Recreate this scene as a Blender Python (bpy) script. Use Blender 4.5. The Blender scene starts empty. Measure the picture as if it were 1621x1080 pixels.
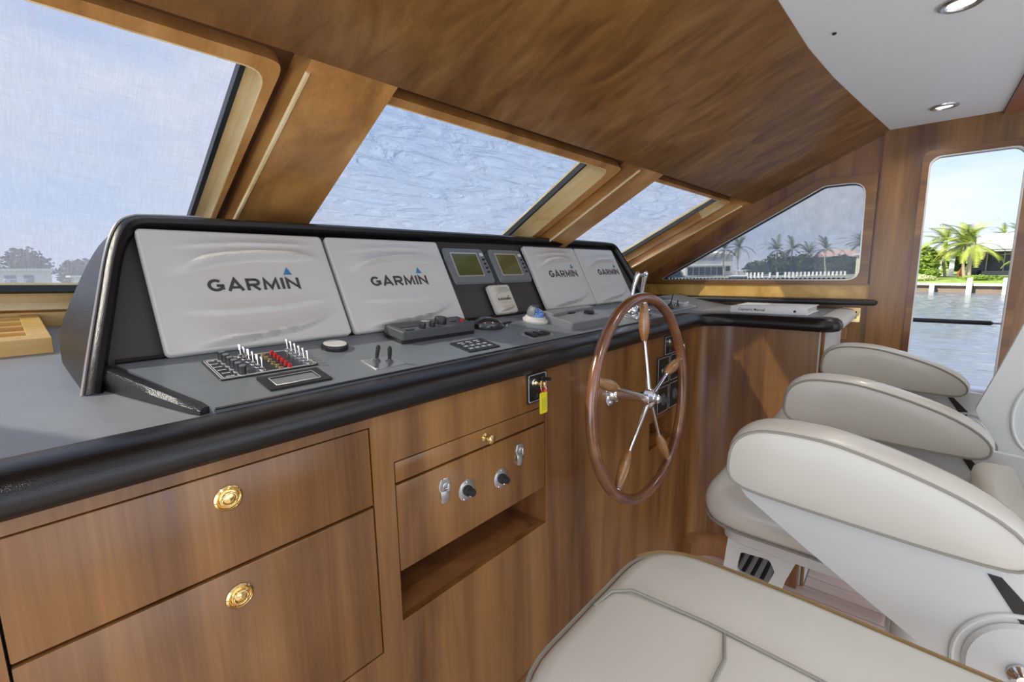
import bpy, bmesh, math, random
from mathutils import Vector, Matrix
random.seed(7)
PI = math.pi
S = bpy.context.scene
COL = S.collection
# ------------------------------------------------------------------ camera
def V(*a): return Vector(a)
PITCH, ROLL, YAW = math.radians(8.7), math.radians(-0.95), math.radians(41.5)
f0 = V(math.cos(YAW), math.sin(YAW), 0); r0 = V(math.sin(YAW), -math.cos(YAW), 0); u0 = V(0, 0, 1)
fw = f0*math.cos(PITCH) - u0*math.sin(PITCH); up_ = u0*math.cos(PITCH) + f0*math.sin(PITCH)
rt = r0*math.cos(ROLL) + up_*math.sin(ROLL); up = -r0*math.sin(ROLL) + up_*math.cos(ROLL)
cam = bpy.data.cameras.new('camera'); cam.sensor_width = 36; cam.lens = 15.99; cam.clip_start = 0.02; cam.clip_end = 2000
co = bpy.data.objects.new('camera', cam); COL.objects.link(co)
co.matrix_world = Matrix(((rt.x, up.x, -fw.x, 0), (rt.y, up.y, -fw.y, 0), (rt.z, up.z, -fw.z, 1.37), (0, 0, 0, 1)))
S.camera = co
# ------------------------------------------------------------------ sky, sun, exposure
S.view_settings.view_transform = 'Standard'; S.view_settings.look = 'None'
S.view_settings.gamma = 1; S.view_settings.use_curve_mapping = False
S.view_settings.exposure = 0.70
W = bpy.data.worlds.new('sky'); S.world = W; W.use_nodes = True
nt = W.node_tree; nt.nodes.clear()
def N(nt, t, **k):
    n = nt.nodes.new(t)
    for a, b in k.items():
        if a[0] == '_': n.inputs[a[1:].replace('_', ' ')].default_value = b
        else: setattr(n, a, b)
    return n
L = lambda nt, a, b: nt.links.new(a, b)
def ramp(nt, fac, stops, interp='LINEAR'):
    r = N(nt, 'ShaderNodeValToRGB'); r.color_ramp.interpolation = interp
    e = r.color_ramp.elements
    while len(e) > 1: e.remove(e[0])
    e[0].position = stops[0][0]; e[0].color = (*stops[0][1], 1)
    for p, c in stops[1:]:
        x = e.new(p); x.color = (*c, 1)
    L(nt, fac, r.inputs[0]); return r.outputs[0]
def mix(nt, fac, a, b, mode='MIX'):
    m = N(nt, 'ShaderNodeMix', data_type='RGBA', blend_type=mode)
    for i, v in ((0, fac), (6, a), (7, b)):
        if hasattr(v, 'is_output'): L(nt, v, m.inputs[i])
        else: m.inputs[i].default_value = v if i == 0 else ((*v, 1) if len(v) == 3 else v)
    return m.outputs[2]
tc = N(nt, 'ShaderNodeTexCoord'); sp = N(nt, 'ShaderNodeSeparateXYZ'); L(nt, tc.outputs['Generated'], sp.inputs[0])
skyc = ramp(nt, sp.outputs[2], [(0.0, (.73, .79, .95)), (.12, (.52, .68, .98)), (.35, (.30, .47, .88)), (1, (.12, .24, .60))])
mp = N(nt, 'ShaderNodeMapping'); mp.inputs['Scale'].default_value = (1, 1, 2.6); L(nt, tc.outputs['Generated'], mp.inputs[0])
no = N(nt, 'ShaderNodeTexNoise', _Scale=2.3, _Detail=7.0, _Roughness=.55); L(nt, mp.outputs[0], no.inputs['Vector'])
cl = ramp(nt, no.outputs[0], [(.42, (0, 0, 0)), (.66, (1, 1, 1))])
skyc = mix(nt, cl, skyc, (.76, .80, .90))
bg = N(nt, 'ShaderNodeBackground', _Strength=.82); L(nt, skyc, bg.inputs[0])
wo = N(nt, 'ShaderNodeOutputWorld'); L(nt, bg.outputs[0], wo.inputs[0])
sun = bpy.data.lights.new('sun', 'SUN'); sun.energy = 5.0; sun.angle = math.radians(1.0); sun.color = (1, .93, .80)
so = bpy.data.objects.new('sun', sun); COL.objects.link(so)
SUNDIR = V(-.66, .40, .63).normalized()
def area(name, loc, tgt, sx, sy, energy, col=(1, 1, 1)):
    l = bpy.data.lights.new(name, 'AREA'); l.shape = 'RECTANGLE'; l.size = sx; l.size_y = sy; l.energy = energy; l.color = col
    o = bpy.data.objects.new(name, l); COL.objects.link(o); o.location = loc
    o.rotation_euler = (V(*loc)-V(*tgt)).to_track_quat('Z', 'Y').to_euler(); return o
area('aft_fill', (1.0, -1.75, .95), (1.0, .9, 1.75), 3.6, 1.9, 17, (.98, .98, 1))  # added soft fill from behind the camera, brightens the interior
area('port_fill', (-1.7, .1, .95), (2.0, .3, 1.5), 2.2, 1.8, 19, (.97, .98, 1))  # second added fill, from the port side out of view
so.rotation_euler = SUNDIR.to_track_quat('Z', 'Y').to_euler(); so.location = SUNDIR*30

# ------------------------------------------------------------------ materials
def mat(name):
    m = bpy.data.materials.new(name); m.use_nodes = True; t = m.node_tree
    return m, t, t.nodes['Principled BSDF'], t.nodes['Material Output']
def simple(name, col, rough=.5, metal=0., coat=0., bump=None, emis=None, spec=.5, vary=0.):
    m, t, b, o = mat(name)
    b.inputs['Base Color'].default_value = (*col, 1); b.inputs['Roughness'].default_value = rough
    b.inputs['Metallic'].default_value = metal; b.inputs['Coat Weight'].default_value = coat
    b.inputs['Coat Roughness'].default_value = .12; b.inputs['Specular IOR Level'].default_value = spec
    if vary:
        c = N(t, 'ShaderNodeTexCoord'); n = N(t, 'ShaderNodeTexNoise', _Scale=6., _Detail=5.); L(t, c.outputs['Object'], n.inputs['Vector'])
        L(t, mix(t, n.outputs[0], [x*(1-vary) for x in col], [min(1, x*(1+vary)) for x in col]), b.inputs['Base Color'])
    if bump:
        c = N(t, 'ShaderNodeTexCoord')
        n = N(t, 'ShaderNodeTexVoronoi' if bump[0] == 'v' else 'ShaderNodeTexNoise'); n.inputs['Scale'].default_value = bump[1]
        if bump[0] != 'v': n.inputs['Detail'].default_value = 4
        L(t, c.outputs['Object'], n.inputs['Vector'])
        bp = N(t, 'ShaderNodeBump', _Strength=bump[2], _Distance=bump[3]); L(t, n.outputs[0], bp.inputs['Height']); L(t, bp.outputs[0], b.inputs['Normal'])
    if emis:
        b.inputs['Emission Color'].default_value = (*emis[0], 1); b.inputs['Emission Strength'].default_value = emis[1]
    return m
def wood(name, axis='z', dark=(.085, .032, .0075), midc=(.182, .077, .018), light=(.285, .134, .034), rough=.34, coat=.35, seed=0., scale=1., st=.085):
    m, t, b, o = mat(name)
    c = N(t, 'ShaderNodeTexCoord')
    def mp(sa, sl):
        q = N(t, 'ShaderNodeMapping'); s = [sa, sa, sa]; s['xyz'.index(axis)] = sl
        q.inputs['Scale'].default_value = s; q.inputs['Location'].default_value = (seed, seed*1.7, seed*.6)
        L(t, c.outputs['Object'], q.inputs[0]); return q.outputs[0]
    n1 = N(t, 'ShaderNodeTexNoise', _Scale=5.5*scale, _Detail=6., _Roughness=.6, _Distortion=.9); L(t, mp(1, st), n1.inputs['Vector'])
    n2 = N(t, 'ShaderNodeTexNoise', _Scale=130.*scale, _Detail=3.); L(t, mp(1, .025), n2.inputs['Vector'])
    w = N(t, 'ShaderNodeTexNoise', _Scale=2.2*scale, _Detail=2., _Distortion=1.6); L(t, mp(1, st*1.5), w.inputs['Vector'])
    m1 = N(t, 'ShaderNodeMath', operation='MULTIPLY'); m1.inputs[1].default_value = 22; L(t, w.outputs[0], m1.inputs[0])
    m2 = N(t, 'ShaderNodeMath', operation='SINE'); L(t, m1.outputs[0], m2.inputs[0])
    m3 = N(t, 'ShaderNodeMath', operation='MULTIPLY_ADD'); L(t, m2.outputs[0], m3.inputs[0]); m3.inputs[1].default_value = .07; L(t, n1.outputs[0], m3.inputs[2])
    m4 = N(t, 'ShaderNodeMath', operation='MULTIPLY_ADD'); L(t, n2.outputs[0], m4.inputs[0]); m4.inputs[1].default_value = .22; L(t, m3.outputs[0], m4.inputs[2])
    col = ramp(t, m4.outputs[0], [(.40, dark), (.60, midc), (.82, light)])
    L(t, col, b.inputs['Base Color'])
    b.inputs['Roughness'].default_value = rough; b.inputs['Coat Weight'].default_value = coat; b.inputs['Coat Roughness'].default_value = .22
    bp = N(t, 'ShaderNodeBump', _Strength=.06, _Distance=.002); L(t, n2.outputs[0], bp.inputs['Height']); L(t, bp.outputs[0], b.inputs['Normal'])
    return m
M = {}
CH = dict(dark=(.30, .135, .035), midc=(.45, .212, .058), light=(.58, .31, .10))
M['wood_z'] = wood('cherry_wood_vertical', 'z')
M['wood_x'] = wood('cherry_wood_across', 'x')
M['wood_y'] = wood('cherry_wood_fore_aft', 'y')
M['wood_ceil'] = wood('cherry_veneer_overhead', 'y', seed=3.1, rough=.30, coat=.5, st=.04, scale=2.0, **CH)
M['wood_dark'] = wood('cherry_wood_dark', 'z', seed=5, dark=(.13, .05, .018), midc=(.22, .09, .032), light=(.30, .13, .048))
M['jamb_wood'] = wood('sunlit_tone_jamb_wood', 'y', seed=13, dark=(.62, .43, .17), midc=(.76, .58, .29), light=(.86, .70, .42))  # cream tone of sunlit jambs painted into the wood colour
M['wood_recess'] = wood('shade_dark_recess_wood', 'x', seed=11, dark=(.05, .02, .007), midc=(.09, .036, .012), light=(.13, .055, .018))  # shadow line around the window frames painted as very dark wood
M['wood_frame'] = wood('window_frame_wood', 'y', seed=2, **CH)
M['sill_wood'] = wood('sunlit_gold_sill_wood', 'x', seed=8, dark=(.50, .27, .055), midc=(.66, .39, .09), light=(.78, .50, .15))  # the gold of sunlight on the sills is put into the base colour
M['wheel_wood'] = wood('varnished_wheel_wood', 'z', seed=9, dark=(.10, .036, .016), midc=(.165, .062, .026), light=(.24, .10, .04), rough=.18, coat=1.)
M['grip_wood'] = wood('varnished_grip_wood', 'z', seed=4, dark=(.17, .075, .022), midc=(.27, .125, .040), light=(.38, .19, .065), rough=.2, coat=1.)
M['mahogany'] = wood('mahogany_beam', 'x', seed=6, dark=(.2, .05, .015), midc=(.28, .075, .022), light=(.36, .11, .03))
M['leather'] = simple('black_leather', (.007, .007, .007), .24, bump=('v', 560, .35, .0007), spec=.42)
M['leather_soft'] = simple('black_padded_leather', (.012, .012, .013), .36, bump=('v', 330, .45, .0010), spec=.5)
M['vinyl'] = simple('charcoal_dash_vinyl', (.165, .185, .200), .40, bump=('n', 300, .25, .0006), spec=.6, vary=.08)
M['counter'] = simple('grey_counter_vinyl', (.235, .25, .265), .40, bump=('n', 240, .2, .0006), vary=.07)
M['board'] = simple('dark_grey_backing_board', (.055, .050, .047), .7, bump=('n', 200, .3, .0006))
M['black'] = simple('black_plastic', (.012, .012, .013), .35)
M['matte_black'] = simple('matte_black_rubber', (.012, .012, .012), .7)
M['gloss_black'] = simple('gloss_black_plastic', (.01, .01, .011), .22, coat=1.)
M['grey_plastic'] = simple('grey_plastic', (.20, .21, .22), .45, bump=('n', 500, .1, .0004))
M['dgrey'] = simple('dark_grey_plastic', (.075, .08, .085), .42)
M['instr_grey'] = simple('display_bezel_grey', (.16, .175, .185), .4)
M['silver'] = simple('silver_trim', (.62, .63, .63), .3, metal=.7)
M['white_plastic'] = simple('off_white_plastic', (.60, .585, .555), .42)
M['cream_plastic'] = simple('cream_plastic', (.62, .575, .49), .5)
M['lettergrey'] = simple('dark_grey_lettering', (.06, .06, .062), .4)
M['letterblue'] = simple('blue_triangle_paint', (.045, .20, .42), .4)
M['lcd'] = simple('green_lcd_glass', (.085, .10, .035), .12, coat=1.)
M['chrome'] = simple('chrome', (.80, .80, .80), .10, metal=1.)
M['steel'] = simple('brushed_steel', (.62, .62, .60), .28, metal=1.)
M['brass'] = simple('polished_brass', (.78, .60, .28), .16, metal=1.)
M['red'] = simple('red_plastic', (.55, .02, .02), .3)
M['yellow'] = simple('yellow_plastic_tag', (.62, .56, .02), .4)
M['greentag'] = simple('green_white_tag', (.25, .50, .33), .4)
M['white_ink'] = simple('white_marking', (.6, .6, .58), .5)
M['seatv'] = simple('off_white_seat_vinyl', (.57, .555, .49), .36, bump=('n', 160, .12, .0008), coat=.15)
M['seatpipe'] = simple('grey_seat_piping', (.26, .25, .21), .5)
M['wornpipe'] = simple('worn_tan_piping', (.30, .19, .07), .6, bump=('n', 500, .6, .002), vary=.5)
M['molded'] = simple('white_moulded_plastic', (.56, .58, .565), .36)
M['ceilwhite'] = simple('white_headliner', (.78, .795, .81), .6, bump=('n', 60, .08, .002))
M['gap'] = simple('dark_joint', (.02, .02, .02), .9)
M['paper'] = simple('white_binder', (.80, .80, .78), .5)
M['bluedome'] = simple('blue_compass_card', (.02, .12, .50), .3)
M['lampglass'] = simple('frosted_lamp_glass', (.9, .9, .88), .3, emis=((1, .95, .85), .9))
M['seal'] = simple('black_rubber_seal', (.012, .015, .018), .4)
M['teak'] = wood('teak_floor_plank', 'y', seed=1, dark=(.36, .25, .20), midc=(.50, .38, .31), light=(.62, .50, .43), rough=.4)
M['holly'] = simple('pale_caulk', (.75, .72, .66), .5)
def glass_mat():
    m, t, b, o = mat('clear_window_glass'); t.nodes.remove(b)
    tr = N(t, 'ShaderNodeBsdfTransparent'); gl = N(t, 'ShaderNodeBsdfGlossy', _Roughness=.02); fr = N(t, 'ShaderNodeFresnel', _IOR=1.25)
    tr.inputs[0].default_value = (.97, .98, .98, 1)
    ge = N(t, 'ShaderNodeNewGeometry'); inv = N(t, 'ShaderNodeMath', operation='SUBTRACT'); inv.inputs[0].default_value = 1; L(t, ge.outputs['Backfacing'], inv.inputs[1])
    mu = N(t, 'ShaderNodeMath', operation='MULTIPLY'); L(t, fr.outputs[0], mu.inputs[0]); L(t, inv.outputs[0], mu.inputs[1])
    mx = N(t, 'ShaderNodeMixShader'); L(t, mu.outputs[0], mx.inputs[0]); L(t, tr.outputs[0], mx.inputs[1]); L(t, gl.outputs[0], mx.inputs[2]); L(t, mx.outputs[0], o.inputs[0]); return m
M['glass'] = glass_mat()
def mesh_mat(name, col, opacity, wr=0., tl=.6, vr=.14):
    m, t, b, o = mat(name); t.nodes.remove(b)
    c = N(t, 'ShaderNodeTexCoord')
    def stripes(ax):
        q = N(t, 'ShaderNodeMapping'); s = [18, 18, 18]; s[ax] = 420; q.inputs['Scale'].default_value = s; L(t, c.outputs['Object'], q.inputs[0])
        n = N(t, 'ShaderNodeTexNoise', _Scale=1., _Detail=2.); L(t, q.outputs[0], n.inputs['Vector']); return n.outputs[0]
    a = N(t, 'ShaderNodeMath', operation='ADD'); L(t, stripes(0), a.inputs[0]); L(t, stripes(1), a.inputs[1])
    op = N(t, 'ShaderNodeMapRange'); op.inputs[1].default_value = .7; op.inputs[2].default_value = 1.3
    op.inputs[3].default_value = max(0, opacity-vr); op.inputs[4].default_value = min(1, opacity+vr); L(t, a.outputs[0], op.inputs[0])
    n2 = N(t, 'ShaderNodeTexNoise', _Scale=2.4, _Detail=5.); L(t, c.outputs['Object'], n2.inputs['Vector'])
    cc = mix(t, n2.outputs[0], [x*.90 for x in col], [min(1, x*1.08) for x in col])
    df = N(t, 'ShaderNodeBsdfDiffuse'); tl_ = N(t, 'ShaderNodeBsdfTranslucent'); L(t, cc, df.inputs[0]); L(t, cc, tl_.inputs[0])
    if wr:
        q = N(t, 'ShaderNodeMapping'); q.inputs['Scale'].default_value = (3.5, 16, 16); q.inputs['Rotation'].default_value = (0, 0, .25); L(t, c.outputs['Object'], q.inputs[0])
        wn = N(t, 'ShaderNodeTexNoise', _Scale=1.4, _Detail=6., _Distortion=1.2); L(t, q.outputs[0], wn.inputs['Vector'])
        bp = N(t, 'ShaderNodeBump', _Strength=wr, _Distance=.06); L(t, wn.outputs[0], bp.inputs['Height'])
        L(t, bp.outputs[0], df.inputs['Normal']); L(t, bp.outputs[0], tl_.inputs['Normal'])
    m1 = N(t, 'ShaderNodeMixShader'); m1.inputs[0].default_value = tl; L(t, df.outputs[0], m1.inputs[1]); L(t, tl_.outputs[0], m1.inputs[2])
    tr = N(t, 'ShaderNodeBsdfTransparent'); m2 = N(t, 'ShaderNodeMixShader'); L(t, op.outputs[0], m2.inputs[0]); L(t, tr.outputs[0], m2.inputs[1]); L(t, m1.outputs[0], m2.inputs[2])
    L(t, m2.outputs[0], o.inputs[0]); return m
M['screen_a'] = mesh_mat('sunscreen_mesh_open', (.32, .335, .39), .60)
M['screen_b'] = mesh_mat('sunscreen_mesh_close', (.33, .375, .47), .72, wr=1.)
M['screen_c'] = mesh_mat('sunscreen_mesh_side', (.28, .31, .35), .38, tl=.5, vr=.05)

# ------------------------------------------------------------------ geometry helpers
ROOTM = {}
def rootm(o):
    while o is not None:
        if o.name in ROOTM: return ROOTM[o.name]
        o = o.parent
    return Matrix.Identity(4)
def tag(o, label=None, cat=None, group=None, kind=None):
    if label: o['label'] = label
    if cat: o['category'] = cat
    if group: o['group'] = group
    if kind: o['kind'] = kind
    return o
def thing(name, label, cat, mtx=None, group=None, kind=None):
    o = bpy.data.objects.new(name, None); COL.objects.link(o); o.empty_display_size = .05
    mtx = mtx if mtx is not None else Matrix.Identity(4)
    if isinstance(mtx, (tuple, list, Vector)): mtx = Matrix.Translation(mtx)
    o.matrix_basis = mtx; ROOTM[o.name] = mtx
    return tag(o, label, cat, group, kind)
def part(name, bm, m, parent=None, world=False, smooth=True, label=None, ang=35):
    if world and parent is not None: bm.transform(rootm(parent).inverted())
    bmesh.ops.recalc_face_normals(bm, faces=bm.faces[:])
    me = bpy.data.meshes.new(name)
    for f in bm.faces: f.smooth = smooth
    bm.to_mesh(me); bm.free()
    if smooth: me.set_sharp_from_angle(angle=math.radians(ang))
    me.materials.append(M[m] if isinstance(m, str) else m)
    o = bpy.data.objects.new(name, me); COL.objects.link(o)
    if parent is not None: o.parent = parent
    if label: o['label'] = label
    return o
def single(name, bm, m, origin, label, cat, group=None, kind=None, smooth=True):
    bm.transform(Matrix.Translation(-Vector(origin)))
    o = part(name, bm, m, smooth=smooth); o.location = origin
    return tag(o, label, cat, group, kind)
def struct(name, bm, m, smooth=False):
    o = part(name, bm, m, smooth=smooth); o['kind'] = 'structure'; return o
def BM(): return bmesh.new()
def box(bm, c, s, bev=0., mtx=None, seg=2):
    g = bmesh.ops.create_cube(bm, size=1)
    vs = g['verts']
    bmesh.ops.scale(bm, vec=s, verts=vs); bmesh.ops.translate(bm, vec=c, verts=vs)
    if bev:
        es = list({e for v in vs for e in v.link_edges})
        r = bmesh.ops.bevel(bm, geom=es, offset=bev, segments=seg, affect='EDGES', profile=.5)
        vs = list({v for v in r['verts']} | {v for v in vs if v.is_valid})
        vs = list(set(vs) | {v for f in r['faces'] for v in f.verts})
    if mtx is not None: bmesh.ops.transform(bm, matrix=mtx, verts=vs)
    return bm
def bx(x0, x1, y0, y1, z0, z1, bev=0.): return box(BM(), ((x0+x1)/2, (y0+y1)/2, (z0+z1)/2), (x1-x0, y1-y0, z1-z0), bev)
def loft(bm, rings, closed=True, cap=(True, True)):
    R = [[bm.verts.new(p) for p in r] for r in rings]
    n = len(R[0])
    for a, b in zip(R, R[1:]):
        for i in range(n if closed else n-1):
            j = (i+1) % n
            try: bm.faces.new((a[i], a[j], b[j], b[i]))
            except ValueError: pass
    if cap[0] and closed: bm.faces.new(R[0][::-1])
    if cap[1] and closed: bm.faces.new(R[-1])
    return bm
def prism(bm, pts, d):       # pts: 3D polygon, d: vector
    d = Vector(d); p = [Vector(q) for q in pts]
    return loft(bm, [p, [q+d for q in p]])
def circ(n, r, z=0., c=(0, 0), ry=None): return [V(c[0]+r*math.cos(2*PI*i/n), c[1]+(ry or r)*math.sin(2*PI*i/n), z) for i in range(n)]
def lathe(bm, prof, n=24, mtx=None, cap=(True, True)):
    b = bmesh.new(); loft(b, [circ(n, max(r, 1e-4), z) for r, z in prof], cap=cap)
    if mtx is not None: b.transform(mtx)
    me = bpy.data.meshes.new('tmp'); b.to_mesh(me); b.free(); bm.from_mesh(me); bpy.data.meshes.remove(me); return bm
def frame_at(t, ref=V(0, 0, 1)):
    t = t.normalized()
    if abs(t.dot(ref)) > .95: ref = V(1, 0, 0)
    a = t.cross(ref).normalized(); return a, t.cross(a).normalized()
def tube(bm, pts, r, n=10, closed=False, ref=V(0, 0, 1)):
    P = [Vector(p) for p in pts]; k = len(P); rings = []
    for i, p in enumerate(P):
        if closed: t = P[(i+1) % k]-P[i-1]
        else: t = P[min(i+1, k-1)]-P[max(i-1, 0)]
        a, b = frame_at(t, ref); rr = r[i] if isinstance(r, (list, tuple)) else r
        rings.append([p+a*rr*math.cos(2*PI*j/n)+b*rr*math.sin(2*PI*j/n) for j in range(n)])
    if closed: rings.append(rings[0])
    loft(bm, rings, cap=(not closed, not closed))
    if closed: bmesh.ops.remove_doubles(bm, verts=bm.verts[:], dist=1e-6)
    return bm
def rod(bm, a, b, r, n=12): return tube(bm, [a, b], r, n)
def axis_m(o, z, ref=V(0, 0, 1)):
    z = Vector(z).normalized(); x, y = frame_at(z, ref); x, y = -x, y
    if x.cross(y).dot(z) < 0: y = -y
    return Matrix(((x.x, y.x, z.x, o[0]), (x.y, y.y, z.y, o[1]), (x.z, y.z, z.z, o[2]), (0, 0, 0, 1)))
def basis(o, x, y, z):
    x, y, z = Vector(x), Vector(y), Vector(z)
    return Matrix(((x.x, y.x, z.x, o[0]), (x.y, y.y, z.y, o[1]), (x.z, y.z, z.z, o[2]), (0, 0, 0, 1)))
def rrect(x0, x1, y0, y1, r, n=5):
    out = []
    for cx, cy, a in ((x1-r, y1-r, 0), (x0+r, y1-r, 90), (x0+r, y0+r, 180), (x1-r, y0+r, 270)):
        for i in range(n+1):
            t = math.radians(a+90*i/n); out.append((cx+r*math.cos(t), cy+r*math.sin(t)))
    return out
def round_poly(pts, r, n=5):
    out = []; k = len(pts)
    for i in range(k):
        p = Vector(pts[i]).to_2d() if len(pts[i]) > 2 else Vector(pts[i])
        a = Vector(pts[i-1]); b = Vector(pts[(i+1) % k]); ri = r[i] if isinstance(r, (list, tuple)) else r
        da, db = (a-p), (b-p); ang = da.angle(db); cut = min(ri/max(math.tan(ang/2), .05), da.length*.48, db.length*.48)
        p1 = p+da.normalized()*cut; p2 = p+db.normalized()*cut
        for j in range(n+1):
            t = j/n; out.append(tuple((1-t)**2*p1+2*t*(1-t)*p+t*t*p2))
    return out
def offset_ring(pts, d):
    k = len(pts); out = []
    area = sum(pts[i][0]*pts[(i+1) % k][1]-pts[(i+1) % k][0]*pts[i][1] for i in range(k))
    s = 1 if area > 0 else -1
    for i in range(k):
        t = Vector(pts[(i+1) % k])-Vector(pts[i-1]); t.normalize()
        out.append((pts[i][0]-s*t.y*d, pts[i][1]+s*t.x*d))
    return out
def pillow(bm, outline, prof, mtx=None, crown=0.):
    """outline 2-D, prof = [(inset, height)...] swept into rings along local z"""
    b = bmesh.new(); rings = []
    for ins, h in prof:
        q = offset_ring(outline, ins) if abs(ins) > 1e-6 else outline
        rings.append([V(x, y, h) for x, y in q])
    loft(b, rings, cap=(False, False))
    bv = list(b.verts); n = len(outline)
    for ring, h, s in ((bv[:n], prof[0][1], -1), (bv[-n:], prof[-1][1], 1)):
        c = sum((v.co for v in ring), V(0, 0, 0))/n; c.z = h + s*crown
        mid = [b.verts.new(v.co.lerp(c, .45)+V(0, 0, s*crown*.35)) for v in ring]; cv = b.verts.new(c)
        for i in range(n):
            j = (i+1) % n
            b.faces.new((ring[i], ring[j], mid[j], mid[i])); b.faces.new((mid[i], mid[j], cv))
    if mtx is not None: b.transform(mtx)
    me = bpy.data.meshes.new('tmp'); b.to_mesh(me); b.free(); bm.from_mesh(me); bpy.data.meshes.remove(me); return bm
def plate(pts2d, thick, mtx=None, bev=0.):
    bm = BM(); 
    if bev: loft(bm, [[V(x, y, 0) for x, y in pts2d], [V(x, y, thick-bev) for x, y in pts2d], [V(x, y, thick) for x, y in offset_ring(pts2d, bev)]])
    else: loft(bm, [[V(x, y, 0) for x, y in pts2d], [V(x, y, thick) for x, y in pts2d]])
    if mtx is not None: bm.transform(mtx)
    return bm
def ringplate(outer, inner, d0, d1, mtx=None):
    bm = BM()
    O0, O1 = [V(x, y, d0) for x, y in outer], [V(x, y, d1) for x, y in outer]
    I0, I1 = [V(x, y, d0) for x, y in inner], [V(x, y, d1) for x, y in inner]
    rings = [I0, O0, O1, I1, I0]; loft(bm, rings, cap=(False, False)); bmesh.ops.remove_doubles(bm, verts=bm.verts[:], dist=1e-6)
    if mtx is not None: bm.transform(mtx)
    return bm
def text_bm(body, size, mtx, ext=.0006, off=0., sx=1., align='CENTER'):
    cu = bpy.data.curves.new('t', 'FONT'); cu.body = body; cu.size = size; cu.extrude = ext; cu.offset = off; cu.align_x = align; cu.resolution_u = 3
    ob = bpy.data.objects.new('t', cu); COL.objects.link(ob)
    dg = bpy.context.evaluated_depsgraph_get(); dg.update()
    me = bpy.data.meshes.new_from_object(ob.evaluated_get(dg)); bm = BM(); bm.from_mesh(me)
    bpy.data.objects.remove(ob); bpy.data.curves.remove(cu); bpy.data.meshes.remove(me)
    bm.transform(mtx @ Matrix.Diagonal((sx, 1, 1, 1))); return bm
def copy_tree(o, parent=None, mtx=None):
    c = o.copy(); COL.objects.link(c); c.parent = parent
    if mtx is not None: c.matrix_basis = mtx; ROOTM[c.name] = mtx
    for ch in list(o.children): copy_tree(ch, c)
    return c

# ------------------------------------------------------------------ SETTING: floor
fl = thing('floor', None, None, kind='structure')
FZ = -.25
part('subfloor', bx(-1.5, 3.6, -1.6, 2.2, FZ-.06, FZ-.010), 'holly', fl, smooth=False)
for i in range(48):
    x = -1.2+i*.092
    if x > 3.15: break
    y1 = .86 if x+.0 < 2.56 else .295
    part('plank', bx(x, min(x+.085, 3.2), -1.5, y1, FZ-.012, FZ, .0008), 'teak', fl, smooth=False)

# ------------------------------------------------------------------ ceiling
ce = thing('ceiling', None, None, kind='structure')
EDGE = [(-1.6, .20), (-1.0, .26), (-.4, .30), (.2, .325), (.8, .338), (1.47, .339), (1.60, .337), (1.84, .327), (2.18, .298), (2.62, .245), (2.99, .197), (3.23, .167)]
def edge_y(x):
    for (a, b), (c, d) in zip(EDGE, EDGE[1:]):
        if a <= x <= c: return b+(d-b)*(x-a)/(c-a)
    return EDGE[-1][1]
def ceil_panel(x0, x1, ya=-.236):
    xs = [x0]+[e[0] for e in EDGE if x0 < e[0] < x1]+[x1]
    P = [V(x, edge_y(x)+.004, 2.07) for x in xs]+[V(x1, ya, 2.07), V(x0, ya, 2.07)]
    return prism(BM(), P, (0, 0, .03))
for x0, x1 in ((-1.6, .18), (.184, 2.168), (2.172, 3.228)):
    part('headliner_panel', ceil_panel(x0, x1), 'ceilwhite', ce, smooth=False)
for x0, x1 in ((-1.6, .18), (.184, 2.168), (2.172, 3.228)):
    part('headliner_panel', bx(x0, x1, -1.6, -.30, 2.07, 2.10), 'ceilwhite', ce, smooth=False)
part('ceiling_beam', bx(-1.6, 3.228, -.298, -.238, 2.055, 2.10, .004), 'mahogany', ce, smooth=False)
part('ceiling_backing', bx(-1.6, 3.4, -1.6, .45, 2.10, 2.12), 'gap', ce, smooth=False)
part('screw_cap', lathe(BM(), [(.006, 0), (.005, -.004)], 10, Matrix.Translation((1.785, .252, 2.069))), 'gap', ce)
# windshield plane frame
WA = V(.10, 1.258, 1.862)
E1 = (V(3.0, .998, 1.775)-WA).normalized(); WN = E1.cross(V(.04, 2.10, 1.318)-WA).normalized()
if WN.z < 0: WN = -WN
E2 = WN.cross(E1)
if E2.z > 0: E2 = -E2
WM = basis(WA, E1, E2, WN)
def wp(u, v, o=0.): return WA+E1*u+E2*v+WN*o
UW = 3.14        # u where the windshield meets the starboard wall
# overhead wood panel lofted from header to headliner edge
rows = []
xs = [-1.6, -1.0, -.4, .2, .6, 1.0, 1.47, 1.84, 2.18, 2.62, 2.99, 3.226]
for t in (0, .25, .5, .75, 1.):
    r = []
    for x in xs:
        u = (x-WA.x)/E1.x; a = wp(u, -.135, -.092); a.x = x
        b = V(x, edge_y(x), 2.068)
        m_ = (a+b)/2+V(0, -.03, .055*(.3+.7*max(0, 1-abs(x-.8)/2.4)))
        r.append((1-t)**2*a+2*t*(1-t)*m_+t*t*b)
    rows.append(r)
bm = BM(); loft(bm, rows, closed=False, cap=(False, False))
bmesh.ops.solidify(bm, geom=bm.faces[:], thickness=.0)
top = [[p+V(0, .02, .05) for p in r] for r in rows]
loft(bm, top, closed=False, cap=(False, False))
part('overhead_veneer_panel', bm, 'wood_ceil', ce)

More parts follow.
